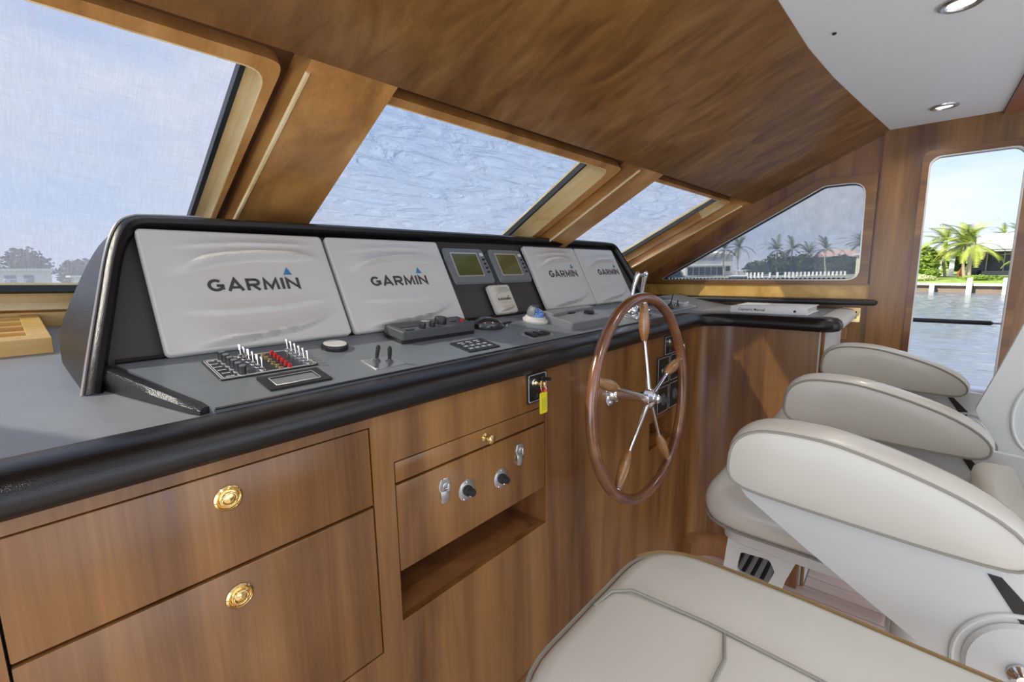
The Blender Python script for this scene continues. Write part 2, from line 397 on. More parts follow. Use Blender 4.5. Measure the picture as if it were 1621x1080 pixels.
# ------------------------------------------------------------------ windshield: lining, mullions, three windows
wf = thing('wall_front', None, None, kind='structure')
def uvprism(pts, o0, o1):
    return prism(BM(), [wp(u, v, o0) for u, v in pts], WN*(o1-o0))
part('header', uvprism([(-1.6, -.30), (UW, -.30), (UW, -.138), (-1.6, -.138)], -.086, .06), 'wood_frame', wf, smooth=False)
MUL = [((-1.10, -.137), (-.90, -.137), (-1.03, .96), (-1.22, .96)), ((.452, -.137), (.667, -.137), (.530, .96), (.318, .96)), ((1.846, -.137), (2.035, -.137), (1.79, .96), (1.64, .96))]
for q in MUL: part('mullion', uvprism(q, -.09, .03), 'wood_frame', wf, smooth=False)
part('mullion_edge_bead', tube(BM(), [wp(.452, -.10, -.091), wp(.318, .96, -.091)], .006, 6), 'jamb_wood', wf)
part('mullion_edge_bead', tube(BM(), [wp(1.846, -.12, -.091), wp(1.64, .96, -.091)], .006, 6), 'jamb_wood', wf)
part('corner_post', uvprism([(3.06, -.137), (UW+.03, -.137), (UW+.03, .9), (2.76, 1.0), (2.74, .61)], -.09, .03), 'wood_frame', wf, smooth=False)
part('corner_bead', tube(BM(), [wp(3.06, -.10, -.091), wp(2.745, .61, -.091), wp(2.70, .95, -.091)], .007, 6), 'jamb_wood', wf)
def window(n, lin, fin, gl, screen):
    # each a 4-corner (u,v) quad: top-left, top-right, bottom-right, bottom-left
    w = thing('window_%d' % n, None, None, kind='structure')
    lo = round_poly(lin, .004); fi = round_poly(fin, .045); go = round_poly(gl, .03)
    fo = round_poly(lin, .045); fr_o = offset_ring(round_poly([(lin[0][0], lin[0][1]+.034), (lin[1][0]-.006, lin[1][1]+.034), lin[2], lin[3]], .06), .026)
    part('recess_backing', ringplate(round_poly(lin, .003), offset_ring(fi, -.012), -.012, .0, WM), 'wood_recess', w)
    part('window_frame', ringplate(fr_o, fi, -.05, .0, WM), 'wood_frame', w)
    g2 = offset_ring(go, .012)
    part('rubber_seal', ringplate(go, g2, -.012, .012, WM), 'seal', w)
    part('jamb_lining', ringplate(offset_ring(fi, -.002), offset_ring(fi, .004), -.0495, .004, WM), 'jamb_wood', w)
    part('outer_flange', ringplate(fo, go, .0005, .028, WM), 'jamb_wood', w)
    part('glass_pane', plate(go, .005, WM @ Matrix.Translation((0, 0, .006))), 'glass', w, smooth=False)
    bm = BM(); a = [Vector(q) for q in gl]; nx, ny = 40, 24; rr = []
    for j in range(ny+1):
        row = []
        for i in range(nx+1):
            s, t = -.12+1.24*i/nx, -.10+1.20*j/ny; p = (a[0].lerp(a[1], s)).lerp(a[3].lerp(a[2], s), t)
            h = .034
            if screen == 'screen_b': h += .006*math.sin(9*p.x+4*math.sin(5*p.y)+n)*math.sin(11*p.y+3*math.sin(3*p.x+n))+.003*math.sin(31*p.y+5*math.sin(4*p.x))
            row.append(wp(p.x, p.y, h))
        rr.append(row)
    # stretch beyond the opening
    loft(bm, rr, closed=False); part('sun_screen', bm, screen, w)
    return w
window(1, [(-.90, -.137), (.452, -.137), (.308, 1.04), (-1.03, 1.04)], [(-.85, -.055), (.388, -.045), (.290, 1.0), (-.98, 1.0)], [(-.80, -.06), (.359, -.06), (.266, .962), (-.93, .962)], 'screen_a')
window(2, [(.62, -.137), (1.846, -.137), (1.64, .96), (.50, .96)], [(.65, -.052), (1.745, -.048), (1.60, .91), (.54, .91)], [(.64, -.06), (1.648, -.06), (1.53, .92), (.52, .92)], 'screen_b')
window(3, [(1.97, -.137), (3.06, -.137), (2.74, .61), (1.78, .62)], [(2.00, -.062), (3.00, -.062), (2.765, .58), (1.84, .59)], [(1.99, -.06), (2.945, -.06), (2.70, .60), (1.82, .61)], 'screen_b')
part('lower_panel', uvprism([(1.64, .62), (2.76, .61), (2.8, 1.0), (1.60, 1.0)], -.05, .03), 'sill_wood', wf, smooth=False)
# sill board at the foot of the windshield
sa, sb = wp(-1.6, 1.0, -.02), wp(UW, 1.0, -.02)
bm = BM(); prism(bm, [sa+V(0, -.005, .0), sb+V(0, -.005, .0), V(sb.x, sb.y-.005, 1.205), V(sa.x, sa.y-.005, 1.225)], (0, .06, 0))
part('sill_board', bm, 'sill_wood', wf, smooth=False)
bm = BM(); prism(bm, [V(sa.x, sa.y-.001, 1.225), V(sb.x, sb.y-.001, 1.205), V(sb.x, sb.y-.001, FZ), V(sa.x, sa.y-.001, FZ)], (0, .05, 0))
part('lower_bulkhead', bm, 'leather', wf, smooth=False)

# ------------------------------------------------------------------ starboard wall, side window, doorway
XW = 3.23
wr = thing('wall_right', None, None, kind='structure')
def yz(pts, x0, x1):
    return prism(BM(), [V(x0, y, z) for y, z in pts], (x1-x0, 0, 0))
wo_ = [(2.2, 1.255), (.205, 1.255), (.205, 1.853), (.46, 1.861), (1.475, 1.31), (1.475, 1.262)]
part('panel_below_window', yz([(2.2, FZ), (.19, FZ), (.19, 1.185), (2.2, 1.185)], XW, XW+.05), 'wood_z', wr, smooth=False)
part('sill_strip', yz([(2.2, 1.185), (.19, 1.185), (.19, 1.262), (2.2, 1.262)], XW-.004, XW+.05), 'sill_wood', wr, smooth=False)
part('sill_cap', yz([(2.2, 1.262), (.19, 1.262), (.19, 1.270), (2.2, 1.270)], XW-.016, XW+.05), 'wood_y', wr, smooth=False)
part('panel_above_window', yz([(.19, 1.853), (.46, 1.863), (1.50, 1.262), (1.75, 1.262), (1.72, 1.29), (.99, 1.775), (.72, 1.94), (.19, 2.1)], XW+.004, XW+.05), 'wood_dark', wr, smooth=False)
part('wall_edge_panel', yz([(.19, 1.27), (.215, 1.27), (.215, 1.855), (.19, 1.855)], XW+.004, XW+.05), 'wood_dark', wr, smooth=False)
# doorway section stands proud
XD = XW-.022
def dpart(y0, y1, z0, z1): part('door_surround', bx(XD, XW+.05, y0, y1, z0, z1), 'wood_z', wr, smooth=False)
dpart(.0, .19, FZ, 2.07); dpart(-.335, .0, 1.905, 2.07); dpart(-1.2, -.335, FZ, 2.07)
part('corner_fillet', prism(BM(), [V(XD, -.0, 1.905)]+[V(XD, -.055+.055*math.cos(a), 1.85+.055*math.sin(a)) for a in [PI/2*q/8 for q in range(8, -1, -1)]], (.06, 0, 0)), 'wood_z', wr, smooth=False)
out = [(.0, 0.02)]+[(-.055+.055*math.cos(PI/2*q/8), 1.85+.055*math.sin(PI/2*q/8)) for q in range(9)]+[(-.28-.055*math.sin(PI/2*q/8), 1.85+.055*math.cos(PI/2*q/8)) for q in range(9)]+[(-.335, .02)]
bm = BM(); tube(bm, [V(XD-.002, y, z) for y, z in out], .006, 8, ref=V(1, 0, 0))
part('door_edge_bead', bm, 'white_plastic', wr)
tag(single('door_trim', ringplate([(-a, b) for a, b in round_poly([(.028, -.01), (.028, 1.935), (-.363, 1.935), (-.363, -.01)], .04)], [(-a, b) for a, b in round_poly([(.001, .0), (.001, 1.905), (-.336, 1.905), (-.336, .0)], .045)], 0, .008, basis((XD-.0085, 0, 0), (0, -1, 0), (0, 0, 1), (1, 0, 0))), 'wood_y', (XD, 0, 0), None, None), kind='structure').name = 'trim_1'
w4 = thing('window_4', None, None, kind='structure')
fo = round_poly([(1.50, 1.268), (.20, 1.268), (.20, 1.858), (.46, 1.868)], .003)
fi = round_poly([(1.40, 1.291), (.243, 1.291), (.249, 1.823), (.440, 1.822)], [.012, .06, .075, .07])
MX = basis((XW, 0, 0), (0, 1, 0), (0, 0, 1), (1, 0, 0))
part('window_frame', ringplate(fo, fi, -.018, .03, MX), 'wood_y', w4)
part('rubber_seal', ringplate(offset_ring(fi, -.004), offset_ring(fi, .006), .012, .034, MX), 'seal', w4)
bm = BM(); b1 = offset_ring(fi, .001); tube(bm, [V(XW-.019, y, z) for y, z in b1], .0035, 6, closed=True, ref=V(1, 0, 0)); part('bright_bead', bm, 'silver', w4)
part('glass_pane', plate(fi, .005, MX @ Matrix.Translation((0, 0, .02))), 'glass', w4, smooth=False)
part('sun_screen', plate(offset_ring(fi, -.01), .001, MX @ Matrix.Translation((0, 0, .045))), 'screen_c', w4, smooth=False)
bm = BM()
for i in range(46):
    y = 1.37-i*.0235
    box(bm, (XW-.002, y, 1.2975), (.012, .014, .012), .003)
part('mesh_hem', bm, 'seal', w4)
part('corner_fillet', prism(BM(), [V(XD, -.335, 1.905)]+[V(XD, -.28-.055*math.cos(a), 1.85+.055*math.sin(a)) for a in [PI/2*q/8 for q in range(8, -1, -1)]], (.06, 0, 0)), 'wood_z', wr, smooth=False)
# padded rail on the wall
bm = BM(); pillow(bm, rrect(-.028, .028, -.015, .015, .013), [(.012, 0), (.003, .006), (0, .016), (0, 1.9), (.006, 1.92)], basis((XD-.026, .147, 1.167), (1, 0, 0), (0, 0, 1), (0, 1, 0)))
single('padded_rail', bm, 'leather_soft', (XW, .15, 1.167), 'long black padded rail along the wall under the side window', 'rail')
t = thing('wall_socket', 'brass framed black socket on the wall below the padded rail', 'socket', (XW, .262, 1.093))
MS = basis((0, 0, 0), (0, -1, 0), (0, 0, 1), (-1, 0, 0))
part('cover_plate', ringplate(rrect(-.042, .042, -.04, .04, .004), rrect(-.026, .026, -.021, .021, .003), 0, .006, MS), 'brass', t)
part('socket_face', plate(rrect(-.026, .026, -.021, .021, .003), .003, MS), 'black', t)
for y in (-.034, .034): part('screw', lathe(BM(), [(.003, .006), (.002, .008)], 8, MS @ Matrix.Translation((y, 0, 0))), 'steel', t)
t = thing('blank_wall_plate', 'small brown wooden wall plate with a brass edge beside the console end', 'wall plate', (XW, .31, .985))
part('cover_plate', plate(rrect(-.035, .035, -.035, .035, .004), .004, MS), 'wood_dark', t)
bm = BM(); tube(bm, [MS @ V(x, y, .004) for x, y in rrect(-.033, .033, -.033, .033, .004)], .0016, 6, closed=True, ref=V(1, 0, 0)); part('brass_edge', bm, 'brass', t)

# ceiling lights: two in view, the other spots are unseen and added to fill the room
def lamp(x, y, e=4.5):
    l = bpy.data.lights.new('downlight_and_fill', 'SPOT'); l.energy = e; l.spot_size = math.radians(150); l.spot_blend = .6; l.shadow_soft_size = .03; l.color = (1, .93, .82)
    o = bpy.data.objects.new('downlight_and_fill', l); COL.objects.link(o); o.location = (x, y, 2.055)
for x, y in ((1.827, -.027), (2.917, -.027), (.737, -.027), (-.353, -.027), (1.3, -1.1), (2.6, -1.1), (.1, -1.1)): lamp(x, y)
for i, (x, y, lb) in enumerate(((1.827, -.027, 'round recessed ceiling light cut by the top edge of the picture'), (2.917, -.027, 'round recessed ceiling light nearest the doorway'))):
    t = thing('ceiling_light', lb, 'ceiling light', (x, y, 2.07), group='recessed ceiling lights')
    part('trim_ring', lathe(BM(), [(.030, .0), (.034, -.007), (.042, -.009), (.049, -.005), (.050, .0)], 32, cap=(False, False)), 'steel', t)
    part('reflector', lathe(BM(), [(.033, -.004), (.029, .0), (.026, -.0005)], 28, cap=(False, False)), 'brass', t)
    part('lens', lathe(BM(), [(.030, -.003), (.001, -.0045)], 24), 'lampglass', t)

# ------------------------------------------------------------------ helm console cabinet
YF = .862
cab = thing('helm_cabinet', 'wide cherry wood helm cabinet with drawers and a curved return', 'cabinet', (1.2, YF, 0))
def gridface(xb, zb, holes, y, th=.02):
    bm = BM()
    for x0, x1 in zip(xb, xb[1:]):
        for z0, z1 in zip(zb, zb[1:]):
            if any(h[0] <= x0+1e-5 and x1 <= h[1]+1e-5 and h[2] <= z0+1e-5 and z1 <= h[3]+1e-5 for h in holes): continue
            box(bm, ((x0+x1)/2, y+th/2, (z0+z1)/2), (x1-x0, th, z1-z0))
    bmesh.ops.remove_doubles(bm, verts=bm.verts[:], dist=1e-5)
    seen = {}
    for f in list(bm.faces):
        k = tuple(sorted(v.index for v in f.verts)); 
    bm.verts.index_update(); dup = {}
    for f in bm.faces: dup.setdefault(tuple(sorted(v.index for v in f.verts)), []).append(f)
    bmesh.ops.delete(bm, geom=[f for fs in dup.values() if len(fs) > 1 for f in fs], context='FACES_ONLY')
    return bm
holes = [(-.05, .503, .487, 1.04), (.558, 1.13, .536, .942), (1.92, 2.185, .535, .665)]
xb = [-1.2, -.05, .503, .558, 1.13, 1.92, 2.185, 2.40]; zb = [FZ, .487, .535, .536, .665, .942, 1.04, 1.065]
part('front_panel', gridface(xb, zb, holes, YF), 'wood_z', cab, world=True, smooth=False)
part('interior_carcass', bx(-1.2, 2.36, YF+.30, YF+.31, .02, 1.06), 'gap', cab, world=True, smooth=False)
# curved corner and return panel
def sweep(path, prof, closed_prof=True, cap=True):
    bm = BM(); P = [Vector((x, y)) for x, y in path]; rings = []
    for i, p in enumerate(P):
        t = (P[min(i+1, len(P)-1)]-P[max(i-1, 0)]).normalized(); nrm = Vector((t.y, -t.x))
        rings.append([V(p.x+nrm.x*o, p.y+nrm.y*o, z) for o, z in prof])
    loft(bm, rings, closed=closed_prof, cap=(cap, cap)); return bm
arc = [(2.40+.172*math.sin(a), .69+.172*math.cos(a)) for a in [math.radians(i*90/12) for i in range(13)]]
path2 = arc+[(2.566, .55), (2.560, .42), (2.556, .32)]
part('curved_return_panel', sweep(path2, [(0, FZ), (0, 1.065), (-.02, 1.065), (-.02, FZ)]), 'wood_z', cab, world=True)
part('end_panel', bx(2.556, 3.226, .30, .32, FZ, 1.065), 'white_plastic', cab, world=True, smooth=False)
part('corner_bead', rod(BM(), (2.556, .305, FZ), (2.556, .305, 1.065), .008, 8), 'wood_z', cab, world=True)
part('base_moulding', sweep([(-1.2, YF), (1.75, YF)], [(.0, 0), (.012, 0), (.012, .035), (.008, .045), (0, .048)]), 'wood_x', cab, world=True)
MF = lambda x, z, d=0.: basis((x, YF-d, z), (1, 0, 0), (0, 0, 1), (0, -1, 0))
def drawer(x0, x1, z0, z1, lb=None, prd=.0):
    return part('drawer', bx(x0+.003, x1-.003, YF-prd, YF+.02, z0+.003, z1-.003, .0025), 'wood_z', cab, world=True, label=lb)
def ring_pull(par, x, z, ang):
    m_ = MF(x, z, .0)
    bm = BM(); lathe(bm, [(.0225, 0), (.0225, .003), (.0195, .0055), (.017, .0032), (.016, .002), (.0145, .0045), (.009, .006), (.004, .0075), (.001, .0078)], 32, m_)
    rp = part('ring_pull', bm, 'brass', par, world=True)
    bm = BM(); tube(bm, [m_ @ Matrix.Rotation(ang, 4, 'Z') @ V(.0115*math.cos(a), .0115*math.sin(a), .0085) for a in [2*PI*i/24 for i in range(24)]], .0018, 8, closed=True)
    box(bm, (0, 0, 0), (.012, .004, .004), .001, m_ @ Matrix.Translation((0, .011, .008)))
    # extra detail joined to the pull
    b2 = bmesh.new(); b2.from_mesh(rp.data); bm.transform(rootm(rp).inverted()); me = bpy.data.meshes.new('t'); bm.to_mesh(me); bm.free(); b2.from_mesh(me); b2.to_mesh(rp.data); b2.free()
    for p in rp.data.polygons: p.use_smooth = True
d1 = drawer(-.05, .503, .857, 1.04); ring_pull(d1, .225, .990, 0)
d2 = drawer(-.05, .503, .487, .857); ring_pull(d2, .225, .803, .5)
part('drawer_box', bx(-.04, .49, YF+.02, YF+.25, .50, 1.03), 'gap', cab, world=True, smooth=False)
d3 = drawer(.558, 1.13, .886, .942)
bm = BM(); lathe(bm, [(.013, 0), (.013, .003), (.006, .006), (.0055, .014), (.010, .019), (.0135, .024), (.0125, .029), (.006, .032), (.001, .0325)], 24, MF(.853, .915)); part('knob', bm, 'brass', d3, world=True)
hp = part('hatch_panel', bx(.561, 1.127, YF-.0, YF+.02, .665, .883, .002), 'wood_z', cab, world=True)
part('plinth', sweep(path2, [(0, FZ), (.05, FZ), (.05, FZ+.10), (.03, FZ+.115), (0, FZ+.12)]), 'wood_dark', cab, world=True)
# niche liners
def niche(x0, x1, z0, z1, dep, lb=None):
    bm = BM()
    for a in ((x0-.01, x1+.01, YF+.0205, YF+dep, z0-.012, z0), (x0-.01, x1+.01, YF+.0205, YF+dep, z1, z1+.01), (x0-.01, x0, YF+.0205, YF+dep, z0, z1), (x1, x1+.01, YF+.0205, YF+dep, z0, z1), (x0-.01, x1+.01, YF+dep, YF+dep+.01, z0-.01, z1+.01)):
        b = bx(*a); me = bpy.data.meshes.new('t'); b.to_mesh(me); b.free(); bm.from_mesh(me); bpy.data.meshes.remove(me)
    part('open_niche', bm, 'wood_dark', cab, world=True, smooth=False)
niche(.558, 1.13, .536, .665, .22); niche(1.92, 2.185, .535, .665, .2)
def latch(x, z):
    m_ = MF(x, z, .0) @ Matrix.Diagonal((1.3, 1.05, 1, 1))
    bm = BM()
    body = round_poly([(-.012, -.002), (.013, -.002), (.015, .012), (.009, .030), (-.009, .030), (-.015, .012)], .004)
    me = plate(body, .004, m_, .001); t_ = bpy.data.meshes.new('t'); me.to_mesh(t_); me.free(); bm.from_mesh(t_)
    lathe(bm, [(.0105, 0), (.0105, .004), (.008, .005), (.001, .005)], 20, m_ @ Matrix.Translation((-.001, -.024, 0)))
    box(bm, (-.001, -.012, .004), (.020, .026, .007), .002, m_); box(bm, (.008, .006, .007), (.007, .020, .005), .0015, m_)
    tube(bm, [m_ @ V(.001+.0075*math.cos(a), .012+.0075*math.sin(a), .007) for a in [2*PI*i/18 for i in range(18)]], .0018, 6, closed=True)
    o = part('latch', bm, 'steel', hp, world=True)
latch(.702, .818); latch(.999, .820)
def selector(x, z, pointer):
    m_ = MF(x, z, .0)
    bm = BM(); lathe(bm, [(.030, 0), (.030, .002), (.028, .003), (.001, .003)], 32, m_)
    for dx, dy in ((0, .024), (-.012, -.022), (.012, -.022)): lathe(bm, [(.003, .003), (.002, .0045), (.0005, .0045)], 8, m_ @ Matrix.Translation((dx, dy, 0)))
    o = part('selector_plate', bm, 'steel', cab, world=True)
    bm = BM(); lathe(bm, [(.0145, .003), (.0145, .010), (.0115, .012), (.0105, .026), (.0095, .0285), (.001, .029)], 24, m_)
    part('knob', bm, 'matte_black', o, world=True)
selector(.779, .788, 0); selector(.915, .772, 0)

# ------------------------------------------------------------------ countertop
ct = thing('helm_countertop', 'long charcoal vinyl helm worktop with a black padded leather edge', 'countertop', (1.2, 1.2, 1.06))
cs = lambda y: 1.115+.087*(y-.865)
bm = BM()
prism(bm, [V(-1.2, .90, cs(.9)+.001), V(.6, .90, cs(.9)+.001), V(.6, 2.09, cs(2.09)), V(-1.2, 2.13, cs(2.13))], (0, 0, -.03))
part('grey_worktop', bm, 'counter', ct, world=True, smooth=False)
bm = BM(); prism(bm, [V(.55, .92, 1.085), V(3.22, .92, 1.085), V(3.22, 1.75, 1.15), V(.55, 2.03, 1.16)], (0, 0, -.03)); part('worktop_base', bm, 'gap', ct, world=True, smooth=False)
bprof = [(-.09, 1.1275), (-.045, 1.131), (-.012, 1.131), (.012, 1.127), (.028, 1.115), (.036, 1.098), (.034, 1.080), (.024, 1.068), (.006, 1.063), (-.05, 1.063), (-.09, 1.08)]
endarc = [(2.552, .335), (2.551, .312), (2.557, .292), (2.570, .279), (2.59, .274), (2.62, .272)]
bpath = [(-1.2, YF), (-.6, YF), (0, YF), (.6, YF), (1.2, YF), (1.8, YF), (2.2, YF), (2.36, YF)]+arc+[(2.566, .55), (2.560, .42)]+endarc
bprof2 = [(-.055, 1.128)] + bprof[1:-2] + [(-.035, 1.063), (-.055, 1.08)]
bpath_main = [p for p in bpath]
part('padded_edge', sweep(bpath_main, [(max(o, -.02) if False else o, z) for o, z in bprof2]), 'leather', ct, world=True)
part('padded_end', sweep([(2.615, .272), (2.9, .272), (3.224, .272)], bprof2), 'white_plastic', ct, world=True, label='padded end of the worktop return, its highlight painted white')  # white material stands in for a highlight on the padding
bm = BM(); prism(bm, [V(2.45, .925, 1.129), V(2.56, .80, 1.129), V(2.60, .66, 1.129), V(2.60, .325, 1.129), V(3.224, .325, 1.129), V(3.224, .95, 1.129), V(2.45, .95, 1.129)], (0, 0, -.03))
part('return_worktop', bm, 'counter', ct, world=True, smooth=False)
# instrument shelf (sloping dash)
DX = V(1, 0, 0); DY = V(0, .9806, .1961); DZ = V(0, -.1961, .9806)
def dash(x, y, h=0.):                      # frame on the sloping dash at plan position x, y
    o = V(x, y, 1.131+(y-.93)*.2)+DZ*h; return basis(o, DX, DY, DZ)
dp = [V(.150, 1.235, 0), V(.238, .934, 0), V(1.6, .930, 0), (2.30, .930, 0), V(2.42, .925, 0), V(2.56, .900, 0), V(3.10, .905, 0), V(3.222, .93, 0), V(3.222, 1.25, 0)]
dp = [V(p[0], p[1], 1.131+(p[1]-.93)*.2) for p in dp]
bm = BM(); prism(bm, dp[::-1], (0, 0, -.024)); part('instrument_shelf', bm, 'vinyl', ct, world=True, smooth=False)
bm = BM(); tube(bm, [V(.24, .932, 1.1325), V(2.3, .928, 1.1325), V(2.42, .921, 1.1325), V(2.56, .896, 1.126), V(3.1, .90, 1.127)], .0025, 6); part('seam_line', bm, 'black', ct, world=True)
# padded end cap of the shelf
a, b = V(.228, .945, 0), V(.128, 1.235, 0)
bm = BM(); rings = []
for i in range(13):
    t = i/12; p = a.lerp(b, t); zt = 1.131+(p.y-.93)*.2+.004; zb_ = cs(p.y)+.002; w_ = .015
    if i == 0: zt -= .006; w_ = .011
    hh = max(zt-zb_, .012); nx = V(-.945, -.33, 0)
    rings.append([p+nx*w_+V(0, 0, zb_), p+nx*w_+V(0, 0, zb_+hh*.6), p+nx*w_*.55+V(0, 0, zb_+hh*.93), p+V(0, 0, zb_+hh), p-nx*w_*.6+V(0, 0, zb_+hh*.96), p-nx*w_+V(0, 0, zb_+hh*.7), p-nx*w_+V(0, 0, zb_)])
loft(bm, rings); part('padded_shelf_end', bm, 'leather_soft', ct, world=True)
# ------------------------------------------------------------------ instrument hood
PX = V(1, 0, 0); PY = V(0, .468, .8837); PZ = V(0, -.8837, .468)
PO = V(0, 1.2325, 1.19)
def pan(x, s, h=0.): return basis(PO+PX*x+PY*s+PZ*h, PX, PY, PZ)
hood = thing('instrument_hood', 'black leather padded hood holding the big display covers', 'instrument housing', (1.3, 1.25, 1.12))
front = [(.090, -.060), (.113, .03), (.144, .145), (.175, .262), (.200, .325), (.222, .352), (.262, .366), (.9, .374), (1.7, .380), (2.47, .384), (2.525, .368), (2.548, .335), (2.60, .15), (2.63, -.03)]
def P3(x, s, h): return PO+PX*x+PY*s+PZ*h
backp = [V(.088, 1.50, cs(1.5)), V(.092, 1.56, 1.24), V(.122, 1.53, 1.32), V(.160, 1.50, 1.41), (.196, 1.50, 1.468), (.235, 1.50, 1.492), V(.28, 1.50, 1.508), V(.9, 1.51, 1.515), V(1.7, 1.51, 1.52), V(2.47, 1.51, 1.525), V(2.53, 1.50, 1.51), V(2.56, 1.50, 1.48), V(2.60, 1.5, 1.3), V(2.63, 1.5, 1.15)]
f1 = [P3(x, s, .026) for x, s in front]
cxy = V(1.3, 0, 0)
def inset(k, d, h):
    x, s = front[k]
    if k <= 3: return P3(x+d*.95, s+(-.0 if k < 3 else 0), h)
    if k in (4,): return P3(x+d*.85, s-d*.45, h)
    if k == 5: return P3(x+d*.6, s-d*.8, h)
    if k in (6, 7, 8, 9): return P3(x+(.01 if k == 6 else 0), s-d, h)
    if k == 10: return P3(x-d*.5, s-d*.8, h)
    if k == 11: return P3(x-d*.9, s-d*.4, h)
    return P3(x-d, s, h)
K = range(len(front))
rings = [[Vector(p) for p in backp], [P3(x, s, -.0) + V(0, .02, 0) for x, s in front], [P3(x, s, .012) for x, s in front], [inset(k, .006, .021) for k in K], [inset(k, .016, .026) for k in K], [inset(k, .026, .022) for k in K], [inset(k, .032, .012) for k in K], [inset(k, .033, -.012) for k in K]]
def chaikin(r, n=2):
    for _ in range(n):
        q = [r[0]]
        for a, b in zip(r, r[1:]): q += [a.lerp(b, .25), a.lerp(b, .75)]
        r = q+[r[-1]]
    return r
rings = [chaikin(r) for r in rings]; backp = rings[0]
bm = BM(); loft(bm, rings[1:], closed=False, cap=(False, False)); part('padded_rim', bm, 'leather', hood, world=True)
bm = BM(); loft(bm, [[Vector(p) for p in backp], rings[1]], closed=False, cap=(False, False))
bb = [Vector(p) for p in backp]; loft(bm, [bb, [V(p.x, p.y+.02, p.z-.03) for p in bb]], closed=False)
part('hood_shell', bm, 'leather_soft', hood, world=True)
bm = BM(); tube(bm, [p+V(-.002, 0, .001) for p in chaikin([P3(x, s, .012) for x, s in front]) if p.x < .40], .0032, 6); part('stitched_piping', bm, 'silver', hood, world=True, label='light grey piping along the left edge of the hood')
bm = BM()
pl = [(front[k][0]+(.02 if k < 6 else -.02 if k > 9 else 0), front[k][1]-(.02 if 4 < k < 12 else 0)) for k in K]
loft(bm, [[P3(x, s, -.012) for x, s in pl], [P3(x, s, -.022) for x, s in pl]]); part('backing_board', bm, 'board', hood, world=True, smooth=False)
bm = BM(); prism(bm, [V(-.0+.1, 1.50, cs(1.5)), V(2.62, 1.50, cs(1.5)), V(2.55, 1.53, 1.49), V(.22, 1.53, 1.48)], (0, .01, 0)); part('hood_back', bm, 'leather', hood, world=True, smooth=False)
# seam bead in front of covers
bm = BM(); tube(bm, [V(.15, 1.236, 1.196), V(2.6, 1.236, 1.196)], .006, 6); part('lower_bead', bm, 'leather', hood, world=True)

# hand-drawn wide sans capitals for the cover lettering
def strokes(bm, pts, th):
    P = [Vector(p) for p in pts]; Lf, Rt = [], []
    for i, p in enumerate(P):
        if i == 0: t = (P[1]-p).normalized(); n = Vector((-t.y, t.x)); k = 1
        elif i == len(P)-1: t = (p-P[i-1]).normalized(); n = Vector((-t.y, t.x)); k = 1
        else:
            a, b = (p-P[i-1]).normalized(), (P[i+1]-p).normalized(); n = Vector((-(a+b).y, (a+b).x)).normalized(); k = 1/max(.45, n.dot(Vector((-a.y, a.x))))
        Lf.append(p+n*th/2*k); Rt.append(p-n*th/2*k)
    for i in range(len(P)-1):
        q = [Lf[i], Lf[i+1], Rt[i+1], Rt[i]]
        loft(bm, [[V(v.x, v.y, 0) for v in q], [V(v.x, v.y, .0007) for v in q]])
def word_bm(w, h, mtx):
    bm = BM(); th = h*.215; t2 = th/2; cw = [1.05, 1.15, 1.0, 1.22, .22, 1.05]; gap = .17
    tot = sum(cw)+gap*5; k = w/tot/h if False else w/tot; x = -w/2
    arcp = lambda cx, cy, rx, ry, a0, a1, n=12: [(cx+rx*math.cos(math.radians(a0+(a1-a0)*i/n)), cy+ry*math.sin(math.radians(a0+(a1-a0)*i/n))) for i in range(n+1)]
    for ch, c in zip('GARMIN', cw):
        W_ = c*k; l, r, b, t = x+t2, x+W_-t2, t2, h-t2
        if ch == 'G':
            strokes(bm, arcp((l+r)/2, h/2, (r-l)/2, (t-b)/2, 48, 325, 18)+[(r, h*.26), (r, h*.47)], th); strokes(bm, [(r+t2, h*.47), (x+W_*.55, h*.47)], th)
        if ch == 'A': strokes(bm, [(l, 0), ((l+r)/2, h-t2*.4), (r, 0)], th); strokes(bm, [(x+W_*.26, h*.28), (x+W_*.74, h*.28)], th*.9)
        if ch == 'R':
            strokes(bm, [(l, 0), (l, h)], th); strokes(bm, [(l, t), (r-h*.25, t)]+arcp(r-h*.27, h*.67, h*.27, t-h*.67, 90, -90, 8)+[(l, 2*h*.67-t)], th); strokes(bm, [(x+W_*.48, h*.38), (r, 0)], th)
        if ch == 'M': strokes(bm, [(l, 0), (l+W_*.06, h-t2), ((l+r)/2, h*.14), (r-W_*.06, h-t2), (r, 0)], th)
        if ch == 'I': strokes(bm, [((l+r)/2, 0), ((l+r)/2, h)], th)
        if ch == 'N': strokes(bm, [(l, 0), (l, h-t2), (r, t2), (r, h)], th)
        x += W_+gap*k
    bm.transform(mtx); return bm
